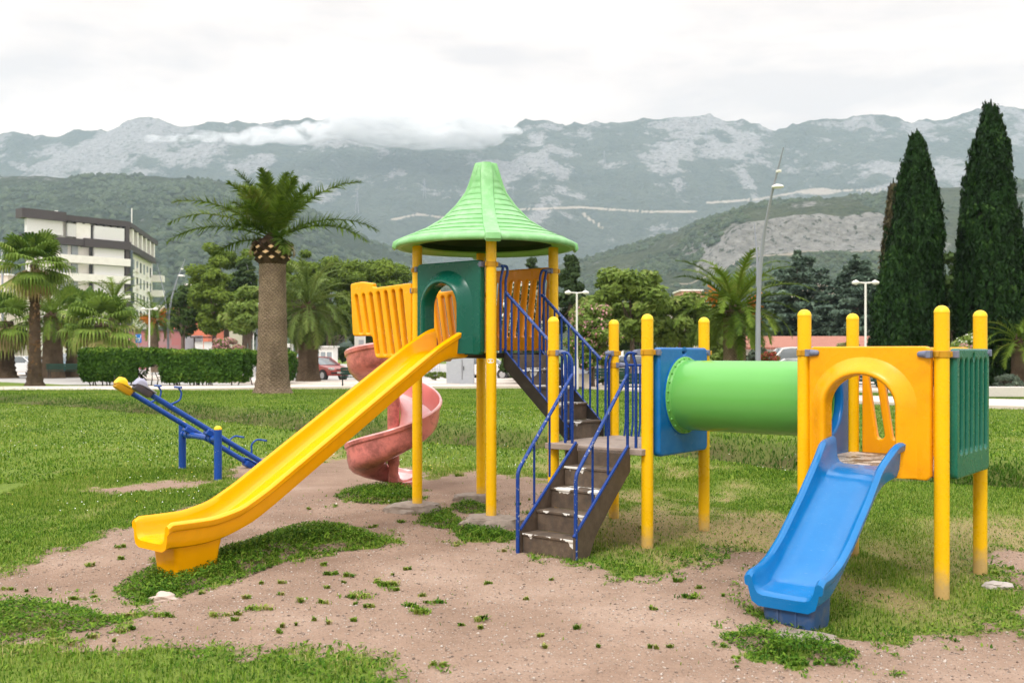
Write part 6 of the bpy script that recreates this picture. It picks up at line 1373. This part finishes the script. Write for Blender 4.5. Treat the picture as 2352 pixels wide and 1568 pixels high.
def right_h(X, Y):
    t = np.clip((Y - 850) / (YRH - 850), 0, 1.5); env = np.clip(4 * t * (1.03 - t), 0, 1)
    cl = smooth(Xof(1560, 1350), Xof(1700, 1350), X) * (1 - smooth(Xof(2010, 1350), Xof(2090, 1350), X))
    s1 = np.where(t < 1, t ** 1.15, 1 - (t - 1) * 1.6); u = (Y - 1290) / 50
    s2 = np.where(t < .49, .515 * t / .49, .515 + .16 * smooth(0, 1, u + .3 * (fbm(X / 40, Y / 40, 3, 44) - .5))); s2 = np.where(u > 1, np.where(t < 1, .675 + .325 * np.clip((t - .545) / .455, 0, 1) ** .85, 1 - (t - 1) * 1.6), s2)
    s = s1 * (1 - cl) + s2 * cl
    return fRH(X * YRH / np.maximum(Y, 850)) * s + env * (30 * (ridged(X / 230, Y / 320, 5, 41) - .55) + 12 * (fbm(X / 45, Y / 70, 4, 45) - .5)) + 6 * (fbm(X / 22, Y / 22, 3, 49) - .5) - 3
def terrain(name, h, x0, x1, nx_, y0, y1, ny_, mat, extra=None):
    X, Y = np.meshgrid(np.linspace(x0, x1, nx_), np.linspace(y0, y1, ny_)); Z = h(X, Y); i = np.arange(nx_ * ny_).reshape(ny_, nx_)
    me = npmesh(name, np.stack([X, Y, Z], -1).reshape(-1, 3), np.stack([i[:-1, :-1], i[:-1, 1:], i[1:, 1:], i[1:, :-1]], -1).reshape(-1, 4), smooth=True)
    if extra:
        for k, f in extra.items(): a = me.attributes.new(k, 'FLOAT', 'POINT'); a.data.foreach_set('value', np.asarray(f(X, Y, Z), np.float32).ravel())
    o = link(name, me, mat); o['kind'] = 'structure'; return o
def hill_mat(name, veg1, veg2, rock, rscale, thr, vs, scrub=.0):
    t = NT(name); co = t.coord(); geo = t.n('ShaderNodeNewGeometry'); nz = t.n('ShaderNodeSeparateXYZ', {'Vector': geo.outputs['Normal']}).outputs[2]
    st = t.n('ShaderNodeMapping', {'Vector': co, 'Scale': (1, .6, 1.6)})
    n = t.math('ADD', t.noise(st, rscale, 12, .74), t.math('MULTIPLY', t.math('SUBTRACT', .9, nz), .45)); bare = t.attr('bare').outputs['Fac']
    rk = t.ramp(t.math('ADD', n, t.math('MULTIPLY', bare, .35)), [(thr, 0.0), (thr + .06, .9)])
    v = t.n('ShaderNodeTexVoronoi', {'Vector': co, 'Scale': vs}); col = t.ramp(t.math('ADD', t.math('MULTIPLY', t.noise(co, rscale * 2, 6), .8), t.math('MULTIPLY', v.outputs['Distance'], .35)), [(.3, veg1), (.75, veg2)])
    rc = t.mix(t.ramp(t.noise(st, rscale * 9, 6, .75), [(.35, .0), (.62, .75)]), rock, sc3(rock, .42))
    rc = t.mix(t.ramp(t.noise(co, rscale * 14, 4), [(.58, 0.0), (.63, .8)]), rc, veg1)
    cut = t.attr('cut').outputs['Fac']; col = t.mix(rk, col, rc); cut = t.ramp(t.math('ADD', cut, t.math('MULTIPLY', t.math('SUBTRACT', t.noise(st, rscale * 5, 6, .7), .5), 1.1)), [(.55, 0.0), (.85, .75)]); col = t.mix(cut, col, (.56, .47, .38))
    return t.done(t.bsdf(col, .95, t.bump(t.math('ADD', v.outputs['Distance'], t.math('MULTIPLY', t.noise(co, rscale * 5, 8, .7), 3.0)), 1.0, 9.0), Specular_IOR_Level=.1))
zero = lambda X, Y, Z: X * 0
def streak(X, Z, tab, w_): return np.max([smooth(w_, w_ * .35, np.abs(Z - np.interp(X, [p[0] for p in t], [p[1] for p in t]))) * (X > t[0][0]) * (X < t[-1][0]) for t in tab], axis=0)
def far_cut(X, Y, Z):
    sx, sy = CX + X / Y * FPX, HZ - (Z - EYE) / Y * FPX     # which road cuttings the survey put where on the slope
    roads = [[(1180, 482), (1330, 476), (1480, 486), (1600, 486)], [(1620, 466), (1740, 458), (1840, 440), (2000, 436), (2120, 430)], [(900, 505), (960, 492), (1020, 500)]]
    c = streak(sx, sy, roads, 4.5); c = np.maximum(c, smooth(13, 3, np.abs(sx - 1345 - (sy - 485) * .75 - 8 * np.sin(sy / 9))) * smooth(482, 490, sy) * smooth(545, 515, sy) * .9); return np.maximum(c, smooth(36, 12, np.hypot((sx - 1880) * .5, (sy - 440) * 2.6)))
terrain('mountain', far_h, -4200, 4200, 600, 2200, 4950, 300, hill_mat('mountain_slope', (.030, .046, .032), (.085, .098, .068), (.40, .385, .375), .0052, .62, .05), {'cut': far_cut, 'bare': lambda X, Y, Z: smooth(600, 1000, Z) * .14 + .55 * smooth(.60, .80, ridged(X / 430 + 3 + .4 * fbm(X / 700, Y / 500, 3, 6), Y / 1300, 6, 3)) * smooth(.40, .62, fbm(X / 420, Y / 420, 4, 66))})
terrain('hill', left_h, -2100, 500, 330, 880, 2600, 200, hill_mat('wooded_hill', (.016, .030, .013), (.05, .068, .030), (.36, .34, .325), .007, .63, .10), {'cut': zero, 'bare': lambda X, Y, Z: smooth(250, 330, Z) * .22})
def cliff(X, Y, Z): return smooth(Xof(1560, 1350), Xof(1680, 1350), X) * (1 - smooth(Xof(2020, 1350), Xof(2080, 1350), X)) * smooth(1262, 1292, Y) * smooth(1352, 1336, Y)
terrain('hill', right_h, -120, 2300, 520, 830, 2300, 300, hill_mat('limestone_hill', (.024, .040, .016), (.09, .105, .05), (.46, .435, .41), .008, .565, .09), {'cut': lambda X, Y, Z: smooth(9, 3, np.abs(Y - 1272)) * (X > Xof(1500, 1270)) * .9, 'bare': lambda X, Y, Z: cliff(X, Y, Z) * (.35 + .9 * fbm(X / 55, Y / 9, 4, 47)) + .10 * smooth(200, 280, Z)})
# woodland on the near hills: bushy crowns too many to count
def woods(n, seed):
    r = np.random.default_rng(seed); V, F, C = [], [], []; off = 0
    dome = [(0, 0, 1.0)] + [(.72 * math.cos(a), .72 * math.sin(a), .62) for a in np.linspace(0, 2 * PI, 6, endpoint=False)] + [(1.0 * math.cos(a + .5), 1.0 * math.sin(a + .5), .05) for a in np.linspace(0, 2 * PI, 6, endpoint=False)]
    df = [(0, 1 + i, 1 + (i + 1) % 6) for i in range(6)] + [(1 + i, 7 + i, 1 + (i + 1) % 6) for i in range(6)] + [(7 + i, 7 + (i + 1) % 6, 1 + (i + 1) % 6) for i in range(6)]
    dome = np.array(dome); df = np.array(df)
    for h, x0, x1, y0, y1, m_, thr, sz in ((left_h, -1500, 420, 900, 2050, n, .45, (3.5, 7.5)), (right_h, -60, 1250, 860, 1800, n, .57, (2.2, 5.5))):
        X = r.uniform(x0, x1, m_); Y = r.uniform(y0, y1, m_); ok = (np.abs(X) < Y * .58) & (fbm(X / 70, Y / 110, 4, 61) > thr - .1 * r.random(m_))
        if h is right_h: ok &= ~((Y > 1255) & (Y < 1345) & (X > Xof(1540, 1300)) & (X < Xof(2090, 1300)))
        X, Y = X[ok], Y[ok]; Z = h(X, Y); k = len(X); s = r.uniform(*sz, k) * (.7 + .6 * vnoise(X / 90, Y / 90, 3)); q = dome[None] * s[:, None, None] * r.uniform(.75, 1.25, (k, 13, 3)); q[..., 2] *= 1.1
        V.append((q + np.stack([X, Y, Z - .5], -1)[:, None]).reshape(-1, 3)); F.append((np.arange(k)[:, None, None] * 13 + df[None]).reshape(-1, 3) + off); off += k * 13; C.append(np.repeat(r.random(k), 13))
    return npmesh('woodland', np.concatenate(V), np.concatenate(F), np.concatenate(C), smooth=True)
o = link('woodland', woods(26000, 77), leaf_mat('woodland_crowns', (.010, .024, .010), (.050, .072, .028), None, .01, .0)); tag(o, 'dense green woodland covering the slopes of the nearer hills', 'woodland', kind='stuff')
# pylons and hillside houses
def pylon(label, x, ytop, ybot, Y):
    p, q = at(x, ytop, Y), at(x, ybot, Y); H = p.z - q.z; root = empty('pylon', (p.x, Y, q.z)); tag(root, label, 'pylon', 'power pylons on the mountainside'); m = MB()
    for sx in (-1, 1):
        for sy in (-1, 1): m.tube([(sx * H * .10, sy * H * .10, -15), (sx * H * .03, sy * H * .03, H * .6), (0, 0, H)], H * .012, 4)
    m.build('tower_frame', M_steel, root, 0); m = MB(); [m.tube([(-H * w_, 0, H * f), (H * w_, 0, H * f)], H * .012, 4) for f, w_ in ((.66, .15), (.78, .13), (.90, .09))]; m.build('cross_arm', M_steel, root, 0)
for x, yt, yb, Y, lb in ((975, 410, 444, 2700, 'pylon just left of the tower roof'), (820, 438, 476, 2500, 'pylon right of the big palm crown'), (1255, 362, 388, 3600, 'pylon on the slope right of the tower roof tip'), (1280, 370, 392, 3560, 'second pylon right of the tower roof tip'), (1388, 345, 368, 3700, 'pylon below the middle of the ridge'), (1622, 292, 312, 4300, 'pylon high under the ridge on the right'), (1178, 425, 447, 3000, 'pylon close to the right edge of the tower roof')): pylon(lb, x, yt, yb, Y)
# ------------------------------------------------------------------ air
m = MB(); m.box((0, 2400, 600), (9400, 5200, 1300)); hz = m.build('haze', [], None, 0); tag(hz, 'thin blue haze over the mountains', 'haze', kind='stuff')
t = NT('haze_air'); v = t.n('ShaderNodeVolumePrincipled'); t.set(v, 'Color', (.70, .855, 1.0)); t.set(v, 'Density', 1.15e-4); t.set(v, 'Anisotropy', .2); t.t.links.new(v.outputs[0], t.out.inputs['Volume']); hz.data.materials.clear(); hz.data.materials.append(t.m)

# low cloud hanging on the ridge
bm = bmesh.new(); rr = random.Random(4)
for i in range(110):
    f = rr.random(); x = 330 + 840 * f; yb = np.interp(x, [330, 480, 640, 740, 850, 960, 1060, 1170], [322, 318, 312, 304, 284, 282, 292, 298]); hh = np.interp(x, [330, 480, 640, 740, 850, 960, 1060, 1170], [9, 15, 18, 24, 44, 50, 42, 16])
    p = at(x, yb + rr.uniform(-1, 1) * hh * .6, 4080 + rr.uniform(-60, 60)); s = hh * rr.uniform(.4, 1.0) / FPX * 4080
    bmesh.ops.create_icosphere(bm, subdivisions=2, radius=1, matrix=Matrix.Translation(p) @ Matrix.Diagonal((s * 2.4, s * 1.2, s * .9, 1)))
me = bpy.data.meshes.new('cloud'); bm.to_mesh(me); bm.free()
t = NT('cloud_vapour'); co = t.coord('Object'); n = t.noise(t.n('ShaderNodeMapping', {'Vector': co, 'Scale': (.009, .012, .019)}), 1.0, 9, .66, dist=1.2)
v = t.n('ShaderNodeVolumePrincipled'); t.set(v, 'Color', (.99, .99, .99)); t.set(v, 'Anisotropy', .1); t.set(v, 'Density', t.ramp(n, [(.43, 0.0), (.66, .045)])); t.t.links.new(v.outputs[0], t.out.inputs['Volume'])
cl = link('cloud', me, t.m); tag(cl, 'white low cloud hanging along the mountain ridge', 'cloud', kind='stuff')
rm = cl.modifiers.new('merge', 'REMESH'); rm.mode = 'VOXEL'; rm.voxel_size = 9; t.m.cycles.volume_step_rate = .25 if hasattr(t.m.cycles, 'volume_step_rate') else None
